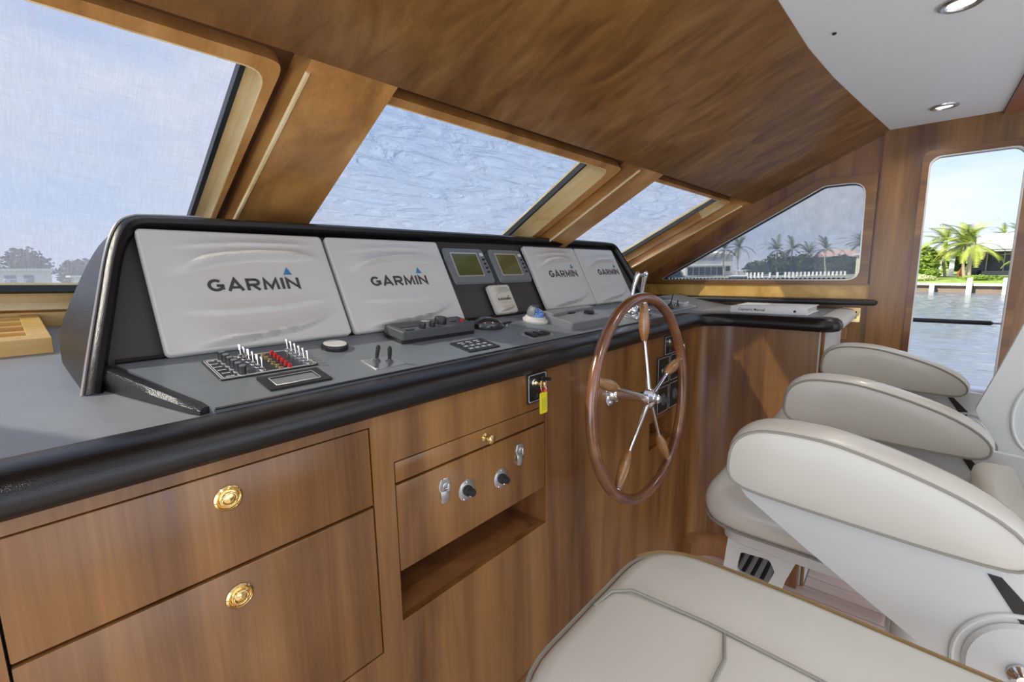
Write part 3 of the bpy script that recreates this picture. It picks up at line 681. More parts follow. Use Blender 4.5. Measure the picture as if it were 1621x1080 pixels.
# covers with moulded waves
CREASES = [([(0, .16), (.09, .147), (.3, .115), (.5, .096), (.8, .094), (1, .10)], .075, .006, .018), ([(0, .42), (.08, .36), (.22, .29), (.37, .24), (.54, .212), (.83, .212), (1, .22)], .1, .017, .05),
           ([(0, .675), (.065, .69), (.31, .716), (.6, .706), (.95, .65), (1, .64)], .13, .006, .018), ([(0, .985), (.08, .965), (.38, .955), (.67, .915), (.93, .80), (1, .76)], .1, .018, .035)]
def interp(p, u):
    for (a, b), (c, d) in zip(p, p[1:]):
        if a <= u <= c:
            q = (u-a)/(c-a); return b+(d-b)*q
    return p[-1][1]
def cover(name, x0, x1, h, lb, cat, text=True, tx=None, ts=None, tw=None, base=.004, th=.018, s0=.0, mt='white_plastic', side=None):
    w = x1-x0
    root = thing(name, lb, cat, pan((x0+x1)/2, s0, base), group='moulded white display covers')
    nx, ny = 56, 64
    def hgt(u, v):    # v from top 0..1
        win = max(0., min(1., (u-.05)/.25))*max(0., min(1., (.98-u)/.28))*min(1., (1-v)/.012, v/.01); win = win*win*(3-2*win)
        z = 0.
        for k, (pts, Lg, amp, fall) in enumerate(CREASES):
            yc = interp(pts, u); d = v-yc
            if k in (1, 3): Lg = max(.05, yc-interp(CREASES[k-1][0], u)-.01)
            if d < 0: q = max(0., 1+d/Lg); z += 1.35*amp*win*q*q*(1.6-.6*q)
            else: q = max(0., 1-d/fall); z += 1.35*amp*win*q*q*(3-2*q)
        return z
    bm = BM(); O = rrect(-w/2, w/2, 0, h, .012, 4)
    loft(bm, [[V(x, y, 0) for x, y in O], [V(x, y, th-.004) for x, y in O], [V(x, y, th-.001) for x, y in offset_ring(O, .003)], [V(x, y, th) for x, y in offset_ring(O, .006)]], cap=(True, False))
    vs = {}
    m_ = .006
    g = [[bm.verts.new((-w/2+m_+(w-2*m_)*i/nx, h-m_-(h-2*m_)*j/ny, th-.0002+hgt(i/nx, j/ny))) for i in range(nx+1)] for j in range(ny+1)]
    for j in range(ny):
        for i in range(nx): bm.faces.new((g[j][i], g[j+1][i], g[j+1][i+1], g[j][i+1]))
    part('moulded_shell', bm, mt, root, ang=60)
    if text:
        tm = Matrix.Translation((tx-(x0+x1)/2, ts, th+.0006))
        part('lettering', word_bm(tw, tw*.152, tm), 'lettergrey', root, smooth=False)
        q = tw*.052; cx = tx-(x0+x1)/2+tw*.388; cy = ts+tw*.195
        part('logo_triangle', plate([(cx-q, cy), (cx+q, cy), (cx+q*.1, cy+q*1.9)], .0012, Matrix.Translation((0, 0, th+.0004))), 'letterblue', root, smooth=False)
    return root
cover('display_cover', .233, .675, .322, 'leftmost large white display cover with wavy relief and dark lettering', 'display cover', True, .457, .150, .222)
cover('display_cover', .685, 1.122, .322, 'second large white display cover from the left, right of the first', 'display cover', True, .902, .148, .222)
cover('display_cover', 1.625, 2.035, .322, 'third large white display cover, right of the two small grey screens', 'display cover', True, 1.853, .158, .235)
cover('display_cover', 2.043, 2.44, .322, 'rightmost large white display cover behind the steering wheel', 'display cover', True, 2.29, .162, .225)
cover('small_display_cover', 1.300, 1.425, .125, 'small cream square display cover below the two grey screens', 'display cover', True, 1.365, .055, .075, mt='cream_plastic', s0=.008, base=.004)
# chart displays
for i, (x0, x1, lb) in enumerate(((1.140, 1.366, 'left small grey display with a green screen above the black board'), (1.388, 1.606, 'right small grey display with a green screen next to the third cover'))):
    w = x1-x0; h = .155
    t = thing('chart_display', lb, 'display', pan((x0+x1)/2, .146, -.012), group='small grey displays with green screens')
    O = round_poly([(-w/2+.006, 0), (w/2-.004, 0), (w/2, h*.3), (w/2-.012, h), (-w/2+.006, h), (-w/2, h*.7)], .014)
    bm = BM(); loft(bm, [[V(x, y, 0) for x, y in O], [V(x, y, .022) for x, y in O], [V(x, y, .03) for x, y in offset_ring(O, .006)]])
    part('bezel', bm, 'instr_grey', t)
    part('silver_edge', ringplate(O, offset_ring(O, .004), .014, .0235, None), 'silver', t)
    sx0 = -w/2+.034; sx1 = w/2-.060
    part('screen_frame', ringplate(rrect(sx0-.006, sx1+.006, .028, .134, .004), rrect(sx0, sx1, .034, .128, .003), .030, .0325), 'silver', t)
    part('screen', plate(rrect(sx0, sx1, .034, .128, .003), .0015, Matrix.Translation((0, 0, .030))), 'lcd', t)
    part('power_button', plate(rrect(w/2-.040, w/2-.022, .119, .133, .003), .004, Matrix.Translation((0, 0, .030)), .001), 'white_plastic', t)
    for k in range(4): part('button', lathe(BM(), [(.0055, .030), (.005, .0345), (.001, .035)], 12, Matrix.Translation((w/2-.028+.003*k*.3, .104-.019*k, 0)) @ Matrix.Diagonal((1.3, .7, 1, 1))), 'black', t)

# ------------------------------------------------------------------ instruments on the dash
def plate_on(t, pts, th, m, nm='face_plate', bev=.001, **k): return part(nm, plate(pts, th, None, bev), m, t, **k)
SCREWM = None
def screws(t, xs, ys, z, m='steel'):
    for x in xs:
        for y in ys: part('screw', lathe(BM(), [(.0022, z), (.0016, z+.001), (.0004, z+.001)], 8, Matrix.Translation((x, y, 0))), m, t)
# big switch panel
t = thing('switch_panel', 'black dash panel crowded with knobs, toggles and red lights at the left', 'switch panel', dash(.390, 1.118))
plate_on(t, rrect(-.104, .104, -.065, .065, .006), .003, 'black')
bm = BM()
for d in (.004, .008): tube(bm, [V(x, y, .0035) for x, y in rrect(-.104+d, .104-d, -.065+d, .065-d, .005)], .0007, 5, closed=True)
part('white_border', bm, 'white_ink', t)
for k in range(6):
    y = .050-.0205*k; x = -.066+.0015*k
    bm = BM(); lathe(bm, [(.0085, .003), (.0088, .006), (.0075, .008), (.0080, .021), (.0072, .0235), (.001, .024)], 20, Matrix.Translation((x, y, 0))); kn = part('knob', bm, 'black', t)
    part('knob_skirt', lathe(BM(), [(.0098, .003), (.0096, .0055), (.008, .006)], 20, Matrix.Translation((x, y, 0)), cap=(False, False)), 'silver', kn)
    part('knob_cap', lathe(BM(), [(.0066, .0236), (.0062, .0246), (.001, .0247)], 16, Matrix.Translation((x, y, 0))), 'instr_grey', kn)
    for dx in (-.026, -.020): box(b := BM(), (x+dx, y+.002, .0034), (.010, .003, .0008)); part('engraved_text', b, 'white_ink', t, smooth=False)
def toggle(t, x, y, s=1., tilt=.25, m='chrome', az=PI/2):
    bm = BM(); lathe(bm, [(.0072*s, .003), (.0072*s, .0055*s), (.0045*s, .006*s), (.0045*s, .010*s), (.003*s, .011*s)], 8, Matrix.Translation((x, y, 0)))
    d = V(math.sin(tilt)*math.cos(az), math.sin(tilt)*math.sin(az), math.cos(tilt)); a = V(x, y, .009*s)
    tube(bm, [a, a+d*.010*s, a+d*.021*s, a+d*.024*s, a+d*.0255*s], [.0017*s, .0021*s, .0031*s, .0030*s, .0012*s], 10)
    return part('toggle_switch', bm, m, t)
for k in range(6):
    y = .050-.0200*k
    toggle(t, -.028+.002*k, y, 1.05, .25 if k % 2 else .32); toggle(t, .078+.001*k, y-.002, 1.05, .3)
    bm = BM(); lathe(bm, [(.0050, .003), (.0048, .006), (.0042, .0065), (.004, .0105), (.0012, .0125)], 10, Matrix.Translation((.040, y-.004, 0))); part('indicator_light', bm, 'red', t, label='red indicator light')
    bm = BM(); lathe(bm, [(.0050, .003), (.0048, .006), (.0035, .007), (.001, .0075)], 10, Matrix.Translation((.020, y-.004, 0))); part('indicator_light', bm, 'brass', t)
# recessed tray frame
t = thing('recessed_gauge_frame', 'black rectangular frame around a small grey window in front of the switch panel', 'gauge', dash(.412, .998))
bm = ringplate(rrect(-.066, .066, -.038, .038, .003), rrect(-.046, .046, -.021, .021, .003), 0, .0045)
part('frame', bm, 'black', t)
part('window_pane', plate(rrect(-.046, .046, -.021, .021, .003), .002), 'grey_plastic', t)
bm = BM(); tube(bm, [V(x, y, .0045) for x, y in rrect(-.047, .047, -.022, .022, .003)], .0012, 5, closed=True); part('inner_bezel', bm, 'silver', t)
# round disc
t = thing('round_sensor', 'flat round white topped black disc near the first cover', 'sensor', dash(.585, 1.150))
part('black_ring', lathe(BM(), [(.034, 0), (.0345, .008), (.033, .0125), (.030, .0135), (.029, .013)], 40), 'black', t)
part('white_top', lathe(BM(), [(.029, .011), (.029, .0142), (.001, .0146)], 40), 'white_plastic', t)
# joystick plate
t = thing('trim_lever_switch', 'square steel plate with two short black levers on the dash', 'switch', dash(.634, 1.000))
plate_on(t, rrect(-.043, .043, -.036, .036, .002), .003, 'steel')
screws(t, (-.038, .038), (-.031, .031), .003)
for x, y, tl in ((-.012, .012, .1), (.013, -.008, -.06)):
    bm = BM(); lathe(bm, [(.010, .003), (.010, .006), (.006, .007), (.0055, .012)], 16, Matrix.Translation((x, y, 0)))
    p = part('lever_base', bm, 'dgrey', t)
    bm = BM(); tube(bm, [V(x, y, .009), V(x+tl*.01, y, .022), V(x+tl*.03, y, .040), V(x+tl*.034, y, .045)], [.0035, .005, .0055, .003], 12); part('lever', bm, 'matte_black', p)
# control box
t = thing('autopilot_control_box', 'low black control box with knobs and a red button below the second cover', 'control unit', dash(.91, 1.152) @ Matrix.Rotation(.0, 4, 'Z'))
O = round_poly([(-.145, -.052), (.145, -.052), (.150, -.03), (.150, .048), (-.145, .048), (-.150, .02)], .008)
bm = BM(); loft(bm, [[V(x, y, .0) for x, y in O], [V(x, y, .012) for x, y in O]]); part('base', bm, 'black', t)
bm = BM(); loft(bm, [[V(x, y, .012) for x, y in offset_ring(O, .001)], [V(x, y, .033) for x, y in offset_ring(O, .002)], [V(x, y, .036) for x, y in offset_ring(O, .005)]]); part('housing', bm, 'dgrey', t)
plate_on(t, rrect(-.128, -.03, -.012, .036, .002), .0012, 'black', 'display_window').location = (0, 0, .036)
bm = BM()
for i in range(4): box(bm, (-.012+.010*i, .030-.001*i, .0366), (.005, .014, .0006))
box(bm, (.03, .030, .0366), (.07, .003, .0006)); part('printed_marks', bm, 'white_ink', t, smooth=False)
for x, y, r, h in ((-.060, -.030, .010, .017), (-.020, -.026, .010, .017), (.030, -.006, .020, .020)):
    bm = BM(); lathe(bm, [(r, .036), (r, .036+h*.8), (r*.9, .036+h), (.001, .036+h)], 20, Matrix.Translation((x, y, 0))); part('knob', bm, 'black', t)
bm = BM(); lathe(bm, [(.008, .036), (.008, .040), (.006, .042), (.001, .042)], 16, Matrix.Translation((.115, -.012, 0))); part('red_button', bm, 'red', t)
part('slot_button', plate(rrect(-.125, -.095, -.040, -.030, .004), .002, Matrix.Translation((0, 0, .036))), 'black', t)
part('lever', plate(rrect(.072, .096, -.010, -.004, .002), .002, Matrix.Translation((0, 0, .036))), 'black', t)
# mouse like device
t = thing('remote_hand_control', 'glossy black rounded hand control beside the control box', 'control unit', dash(1.155, 1.135) @ Matrix.Rotation(-.35, 4, 'Z'))
bm = BM(); bmesh.ops.create_uvsphere(bm, u_segments=28, v_segments=16, radius=1)
for v in bm.verts:
    x, y, z = v.co; z = max(z, -.12)*(1.0-.22*x) ; v.co = (x*.062, y*(.034-.004*x), .005+z*.036)
part('body', bm, 'gloss_black', t)
bm = BM(); box(bm, (-.02, -.026, .016), (.030, .012, .016), .004); part('grip', bm, 'dgrey', t)
bm = BM(); tube(bm, [V(-.055, .01, .008), V(-.075, .03, .006), V(-.08, .05, .0045)], .003, 8); part('cable', bm, 'black', t)
# membrane pad
t = thing('keypad', 'flat black keypad with white legends in front of the control box', 'keypad', dash(.962, 1.003))
plate_on(t, rrect(-.066, .066, -.045, .045, .003), .004, 'black')
for i in range(4):
    for j in range(2):
        part('key', plate(rrect(-.050+.026*i, -.032+.026*i, -.010-.022*j, .003-.022*j, .002), .0012, Matrix.Translation((0, 0, .004))), 'instr_grey', t)
        
bm = BM()
for i in range(4):
    for j in range(2): box(bm, (-.041+.026*i, -.0035-.022*j, .0054), (.010, .004, .0006))
for i in range(3): box(bm, (-.035+.032*i, .030, .0043), (.022, .004, .0006)); box(bm, (-.035+.032*i, .018, .0043), (.014, .003, .0006))
part('printed_legends', bm, 'white_ink', t, smooth=False)
# small plate with lever
t = thing('wiper_switch_plate', 'small grey plate with a short black lever between hand control and compass', 'switch', dash(1.265, 1.118))
plate_on(t, rrect(-.046, .046, -.034, .034, .002), .003, 'instr_grey')
bm = BM(); rod(bm, V(-.045, .012, .010), V(.0, .008, .013), .004, 10); p = part('lever', bm, 'black', t)
bm = BM(); rod(bm, V(.0, .008, .013), V(.02, .007, .015), .0018, 8); lathe(bm, [(.005, .003), (.005, .009)], 10, Matrix.Translation((-.02, .010, 0))); part('lever_tip', bm, 'chrome', p)
# compass
t = thing('compass', 'small round white compass with a blue dome on the dash', 'compass', dash(1.425, 1.135))
part('base_ring', lathe(BM(), [(.052, 0), (.053, .006), (.049, .011), (.043, .013), (.040, .020), (.036, .022), (.001, .022)], 40), 'white_plastic', t)
bm = BM()
rings = [[V(r*math.cos(a), r*math.sin(a), z) for a in [PI*.15+PI*1.0*j/16 for j in range(17)]] for r, z in ((.0375, .022), (.038, .034), (.0345, .050), (.026, .0595), (.022, .0600), (.0325, .046), (.0355, .034), (.0355, .022))]
loft(bm, rings, closed=False); part('hood', bm, 'grey_plastic', t)
dome = [(.033*math.cos(a), .022+.030*math.sin(a)) for a in [PI/2*i/10 for i in range(11)]]
part('blue_dome', lathe(BM(), dome, 28), simple('blue_compass_dome', (.06, .22, .62), .05, coat=1.), t)
bm = BM()
for i in range(10):
    a = 2*PI*i/10
    for el in (.45, .85):
        c = V(.0338*math.cos(el)*math.cos(a), .0338*math.cos(el)*math.sin(a), .022+.0308*math.sin(el)); box(bm, (0, 0, 0), (.006, .003, .0008), 0, axis_m(c, c-V(0, 0, .018)))
part('card_numerals', bm, 'white_ink', t, smooth=False)
# rocker plate
t = thing('rocker_switch_plate', 'thin steel plate with three black rocker switches in front of the compass', 'switch', dash(1.268, .997))
plate_on(t, rrect(-.062, .062, -.030, .030, .002), .003, 'steel')
for i in range(3): box(b := BM(), (-.034+.034*i, .004-.004*i, .006), (.026, .044-.006*i, .008), .002); part('rocker_switch', b, 'black', t)
# grey box
t = thing('grey_cover_box', 'low grey plastic box with a black knob left of the throttles', 'control unit', dash(1.63, 1.055))
part('base', bm := plate(round_poly([(-.175, -.078), (.175, -.078), (.175, .080), (-.175, .080)], .01), .030, None, .003), 'grey_plastic', t)
part('raised_step', plate(round_poly([(-.172, .02), (.05, .045), (.172, .046), (.172, .078), (-.172, .078)], .008), .010, Matrix.Translation((0, 0, .030)), .003), 'grey_plastic', t)
bm = BM(); lathe(bm, [(.026, .030), (.026, .040), (.020, .046), (.001, .046)], 20, Matrix.Translation((.06, .0, 0)) @ Matrix.Diagonal((1.2, .7, 1, 1))); part('knob', bm, 'black', t)
bm = BM(); box(bm, (-.03, .034, .033), (.045, .02, .007), .003); part('catch', bm, 'black', t)
# throttles
t = thing('throttle_control', 'chrome twin lever throttle control behind the top of the wheel', 'throttle', dash(2.03, 1.01))
bm = BM(); box(bm, (0, 0, .008), (.16, .12, .016), .005); part('base_plate', bm, 'chrome', t)
bm = BM()
for x in (-.046, .046): lathe(bm, [(.034, .016), (.036, .026), (.032, .044), (.022, .056), (.012, .064), (.001, .066)], 24, Matrix.Translation((x, 0, 0)))
box(bm, (0, 0, .034), (.07, .045, .036), .008); part('housing', bm, 'chrome', t)
for x in (-.050, .050):
    bm = BM(); tube(bm, [V(x, 0, .055), V(x, .004, .10), V(x*.93, .006, .15), V(x*.85, .004, .19), V(x*.82, .002, .208), V(x*.80, 0, .215)], [.012, .0085, .0095, .012, .011, .005], 14); part('lever', bm, 'chrome', t)
bm = BM(); rod(bm, V(-.045, 0, .200), V(.045, 0, .200), .007, 12); part('cross_bar', bm, 'chrome', t)
for x in (-.075, .075): part('side_knob', lathe(BM(), [(.008, 0), (.011, .006), (.011, .018), (.004, .024)], 16, basis((x, -.03, .03), (0, 1, 0), (0, 0, 1), (1 if x > 0 else -1, 0, 0))), 'chrome', t)
# second switch panel
t = thing('thruster_switch_panel', 'grey switch panel with thin upright levers right of the throttles', 'switch panel', dash(2.55, 1.06))
plate_on(t, rrect(-.23, .23, -.095, .095, .006), .004, 'instr_grey')
bm = BM(); tube(bm, [V(x, y, .0045) for x, y in rrect(-.22, .22, -.087, .087, .006)], .001, 5, closed=True); part('border_line', bm, 'white_ink', t)
for x, y, h in ((-.125, .045, .055), (-.01, -.02, .075), (.06, -.03, .035)):
    bm = BM(); lathe(bm, [(.016, .004), (.014, .012), (.007, .022), (.005, .026)], 14, Matrix.Translation((x, y, 0))); p = part('lever_boot', bm, 'black', t)
    bm = BM(); tube(bm, [V(x, y, .02), V(x+.002, y, h*.7), V(x+.002, y, h), V(x+.002, y, h+.004)], [.003, .003, .0045, .002], 10); part('lever', bm, 'black', p)
for i in range(5): toggle(t, .12+.02*i, -.045, .8)
for i in range(3):
    b = BM(); box(b, (-.16+.05*i, -.05, .0065), (.034, .018, .005), .001); part('rocker_switch', b, 'black', t)
# book / binder
t = thing('ring_binder', 'thick white ring binder lying on the worktop return beside the wall', 'binder', Matrix.Translation((2.80, .565, 1.130)) @ Matrix.Rotation(-.02, 4, 'Z'))
bm = BM(); box(bm, (0, 0, .0015), (.30, .36, .003), .001); part('back_cover', bm, 'paper', t)
bm = BM(); box(bm, (0, 0, .0335), (.30, .36, .003), .001); part('front_cover', bm, 'paper', t)
bm = BM(); box(bm, (-.150, 0, .0175), (.004, .36, .035), .0015); part('spine', bm, 'paper', t)
bm = BM()
for i in range(9): box(bm, (.0-.002*(i % 2), 0, .0045+i*.0033), (.285-.006*(i % 3), .345, .0026))
part('pages', bm, simple('page_edges', (.72, .70, .64), .8), t, smooth=False)
mt_ = basis((-.1525, .075, .0135), (0, -1, 0), (0, 0, 1), (-1, 0, 0))
part('spine_title', text_bm("Captain's Manual", .019, mt_, .0002, .0002, 1.0), 'lettergrey', t, smooth=False)
part('finger_hole', lathe(BM(), [(.0065, 0), (.0065, .0012), (.001, .0012)], 16, basis((-.152, -.125, .0175), (0, -1, 0), (0, 0, 1), (-1, 0, 0))), 'black', t)
# wooden air vent on the worktop
t = thing('deck_vent', 'pale wooden louvred vent box standing on the grey worktop at the left', 'vent', (-.12, 1.90, cs(1.9)))
def vz(y): return cs(y)-cs(1.9)
x0, x1, y0, y1 = -.32, .205, -.255, .34
bm = BM()
def vbox(a, b, c, d, zt=.040, zb_=.0):
    pr = [V(a, c, zb_+vz(1.9+c)), V(b, c, zb_+vz(1.9+c)), V(b, d, zb_+vz(1.9+d)), V(a, d, zb_+vz(1.9+d))]; prism(bm, pr, (0, 0, zt-zb_))
vbox(x0, x1, y0, y0+.06); vbox(x0, x1, y1-.06, y1); vbox(x0, x0+.06, y0+.06, y1-.06); vbox(x1-.042, x1, y0+.06, y1-.06)
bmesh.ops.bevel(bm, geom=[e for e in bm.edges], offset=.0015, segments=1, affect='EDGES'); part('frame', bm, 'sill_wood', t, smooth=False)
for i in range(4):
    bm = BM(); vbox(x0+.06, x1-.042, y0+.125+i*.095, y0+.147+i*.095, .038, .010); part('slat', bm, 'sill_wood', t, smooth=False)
bm = BM(); vbox(x0+.06, x1-.042, y0+.06, y1-.06, .006, .001); part('vent_floor', bm, 'wood_dark', t, smooth=False)

# ------------------------------------------------------------------ ignition panels, gauges on the cabinet face
def ignition(x, z, w, h, lb, nm, tagm):
    t = thing(nm, lb, 'ignition switch', MF(x, z, .0))
    plate_on(t, rrect(-w/2, w/2, -h/2, h/2, .004), .005, 'black')
    bm = BM(); tube(bm, [V(a, b, .0055) for a, b in rrect(-w/2+.005, w/2-.005, -h/2+.005, h/2-.005, .004)], .0009, 5, closed=True); part('white_border', bm, 'white_ink', t)
    lathe(bm := BM(), [(.012, .005), (.012, .011), (.009, .013), (.008, .017), (.004, .017)], 18, Matrix.Translation((-w*.22, h*.2, 0))); part('key_barrel', bm, 'chrome', t)
    lathe(bm := BM(), [(.0175, .005), (.0175, .009), (.013, .0095), (.011, .007), (.001, .007)], 22, Matrix.Translation((-w*.18, -h*.22, 0))); part('start_button', bm, 'black', t)
    bm = BM(); lathe(bm, [(.010, .005), (.010, .012), (.007, .014)], 14, Matrix.Translation((w*.22, h*.27, 0))); tube(bm, [V(w*.22, h*.27, .012), V(w*.22, h*.27, .026), V(w*.26, h*.27, .040)], [.005, .006, .005], 10); part('toggle_switch', bm, 'matte_black', t)
    lathe(bm := BM(), [(.011, .005), (.011, .016), (.008, .020), (.001, .020)], 18, Matrix.Translation((w*.27, -h*.18, 0))); part('red_button', bm, 'red', t)
    screws(t, (-w/2+.008, w/2-.008), (-h/2+.008, h/2-.008), .005)
    return t
ignition(1.085, 1.012, .096, .094, 'black ignition panel with key under the padded edge, left of the wheel', 'ignition_panel', 'yellow')
ignition(2.125, 1.010, .150, .094, 'black ignition panel seen through the right side of the wheel', 'ignition_panel', 'greentag')
def keytag(x, z, lb, m, h=.066, w=.034):
    t = thing('key_with_tag', lb, 'key', MF(x, z, .0))
    bm = BM(); box(bm, (0, 0, .026), (.004, .010, .020), .0008); box(bm, (0, .0, .042), (.003, .022, .018), .004); part('key', bm, 'brass', t)
    bm = BM(); tube(bm, [V(.006*0+.0, -.012+.012*math.sin(a), .043+.010*math.cos(a)) for a in [2*PI*i/20 for i in range(20)]], .0009, 6, closed=True, ref=V(1, 0, 0)); part('key_ring', bm, 'chrome', t)
    bm = plate(rrect(-w/2, w/2, -.024-h, -.024, .005), .004, Matrix.Translation((0, 0, .041)), .001); part('plastic_tag', bm, m, t)
    part('tag_window', plate(rrect(-w/2+.006, w/2-.006, -.014-h, -.042, .002), .0008, Matrix.Translation((0, 0, .0448))), simple('paper_insert', (.50, .46, .03), .5) if m == 'yellow' else 'paper', t)
keytag(1.066, 1.030, 'ignition key with a yellow plastic tag hanging left of the wheel', 'yellow')
keytag(2.175, 1.000, 'key with a small green and white tag in the far ignition panel', 'greentag', .045, .022)
t = thing('engine_control_panel', 'large black four section engine panel on the cabinet behind the wheel', 'control panel', MF(2.115, .825, .0))
for i, (a, b) in enumerate(((-.135, -.003), (.003, .135))):
    for j, (c, d) in enumerate(((-.138, -.003), (.003, .138))):
        p = part('panel_section', plate(rrect(a, b, c, d, .003), .005, None, .001), 'black', t)
        cx, cy = (a+b)/2, (c+d)/2
        part('control_knob', lathe(BM(), [(.030, .005), (.028, .012), (.018, .016), (.016, .028), (.001, .029)], 20, Matrix.Translation((cx, cy, 0)) @ Matrix.Diagonal((.8, 1, 1, 1))), 'gloss_black' if j else 'dgrey', p)
        bm = BM(); tube(bm, [V(x_, y_, .0055) for x_, y_ in rrect(a+.006, b-.006, c+.006, d-.006, .003)], .0007, 5, closed=True); part('border_line', bm, 'white_ink', p)

# ------------------------------------------------------------------ steering wheel
WC = V(1.555, .722, .897); TL = math.radians(3.2)
WAX = V(0, -math.cos(TL), -math.sin(TL)*-1)          # towards the helmsman
WAX = V(0, -math.cos(TL), math.sin(TL)).normalized()
WUP = V(0, math.sin(TL), math.cos(TL))
WUP = (V(0, 0, 1)-WAX*WAX.z).normalized(); WX = V(1, 0, 0)
WHM = basis(WC, WX, WUP, WAX)
t = thing('steering_wheel', 'large varnished wooden steering wheel with five chrome spokes', 'steering wheel', WHM)
R = .371
bm = BM(); tube(bm, [V(R*math.cos(a), R*math.sin(a), 0) for a in [2*PI*i/96 for i in range(96)]], .0195, 14, closed=True); part('rim', bm, 'wheel_wood', t, ang=80)
HB = V(0, 0, .028)
bm = BM(); lathe(bm, [(.030, -.012), (.036, -.004), (.036, .014), (.030, .020), (.020, .026), (.017, .030), (.017, .040), (.011, .046), (.001, .047)], 32, Matrix.Translation(HB-V(0, 0, .012)))
tube(bm, [V(.033*math.cos(a), .033*math.sin(a), .030) for a in [2*PI*i/24 for i in range(24)]], .0028, 6, closed=True); part('hub', bm, 'chrome', t)
for k in range(5):
    a = math.radians(90+72*k+(-3)); d = V(math.cos(a), math.sin(a), 0)
    bm = BM(); tube(bm, [d*.020+V(0, 0, .020), d*.09+V(0, 0, .014), d*.20+V(0, 0, .003), d*.215+V(0, 0, .001)], [.009, .0068, .0062, .0095], 12)
    s = part('spoke', bm, 'chrome', t)
    bm = BM(); q = [(.212, .010), (.225, .014), (.255, .0200), (.285, .0205), (.320, .0165), (.345, .013), (.350, .011)]
    tube(bm, [d*r_ for r_, _ in q], [w_ for _, w_ in q], 16); part('grip', bm, 'grip_wood', s)
    bm = BM(); tube(bm, [d*.348, d*.361], [.010, .012], 12); part('ferrule', bm, 'chrome', s)
bm = BM(); ctr = V(0, 0, -.01); back = Matrix.Identity(4)
lathe(bm, [(.019, -.112), (.019, -.02), (.024, -.012), (.024, .0)], 24); part('shaft', bm, 'chrome', t)
bm = BM(); lathe(bm, [(.052, -.142), (.052, -.134), (.046, -.130), (.028, -.126), (.024, -.110), (.020, -.105)], 32)
for i in range(5):
    a = 2*PI*i/5+.3; lathe(bm, [(.008, -.134), (.008, -.125), (.004, -.122), (.001, -.122)], 8, Matrix.Translation((.038*math.cos(a), .038*math.sin(a), 0)))
part('shaft_flange', bm, 'chrome', t)

# ------------------------------------------------------------------ helm chairs
ARM = [(.282, .935), (.278, .975), (.262, 1.003), (.235, 1.021), (.200, 1.029), (.155, 1.031), (.10, 1.029), (.03, 1.014), (-.04, .994), (-.10, .972), (-.15, .945), (-.18, .915), (-.184, .890), (-.172, .874), (-.148, .868), (-.06, .868), (.03, .872), (.14, .878), (.235, .884), (.268, .895), (.280, .912)]
def smooth_outline(pts, n=3):
    for _ in range(n-1):
        q = []
        for i in range(len(pts)):
            a, b = Vector(pts[i]), Vector(pts[(i+1) % len(pts)]); q += [tuple(a*.75+b*.25), tuple(a*.25+b*.75)]
        pts = q
    return pts
ARMS = smooth_outline(ARM, 2)
def arm(t, xl, w=.11, piping='seatpipe'):
    mx = basis((xl, 0, 0), (0, 1, 0), (0, 0, 1), (1, 0, 0))
    bm = BM(); pillow(bm, ARMS, [(.006, .002), (.0, .004), (-.004, .012), (-.008, .03), (-.010, w*.5), (-.008, w-.03), (-.004, w-.012), (0, w-.004), (.006, w-.002)], mx, crown=.004)
    a = part('armrest', bm, 'seatv', t, ang=60)
    for xx in (.003, w-.003):
        bm = BM(); tube(bm, [mx @ V(y, z, xx) for y, z in offset_ring(ARMS, .0005)], .0032, 6, closed=True, ref=V(1, 0, 0)); part('piping', bm, piping if xx < .05 else 'seatpipe', a)
    return a
def seat(t, hw, y0=-.20, y1=.385, top=.80, worn=False, seams=True):
    O = round_poly([(-hw, y0), (hw, y0), (hw, y1), (-hw, y1)], [.05, .05, .13, .13], 8)
    O2 = []
    for i in range(len(O)):      # resample for a soft crown
        a, b = Vector(O[i]), Vector(O[(i+1) % len(O)]); k = max(1, int((b-a).length/.03))
        for j in range(k): O2.append(tuple(a.lerp(b, j/k)))
    bm = BM(); zb_ = top-.095
    pillow(bm, O2, [(.03, zb_), (.012, zb_+.006), (.003, zb_+.016), (-.004, zb_+.035), (-.004, zb_+.055), (.004, zb_+.075), (.016, zb_+.087), (.034, zb_+.094)], None, crown=.008)
    for v in bm.verts:            # dips towards the back
        if v.co.z > zb_+.05: v.co.z += -.05*max(0, (.10-v.co.y))*.8
    s = part('seat_cushion', bm, 'seatv', t, ang=70)
    zt = lambda y: top+.003-.05*max(0, (.10-y))*.8
    bm = BM(); tube(bm, [V(x, y, zb_+.012 if not worn else top-.022-.05*max(0, (.10-y))*.8) for x, y in offset_ring(O2, -.003 if worn else .0)], .0035, 6, closed=True); part('piping', bm, 'seatpipe', s)
    if worn:
        side = sorted([(x, y) for x, y in offset_ring(O2, -.006) if x > hw-.075 and y > y0+.02 or x > hw+.0], key=lambda q: q[1])
        bm = BM(); tube(bm, [V(x, y, top-.021-.05*max(0, (.10-y))*.8) for x, y in side], .0052, 6); part('worn_piping', bm, 'wornpipe', s, label='worn tan piping along the starboard edge of the seat')
    return s, O2, zt
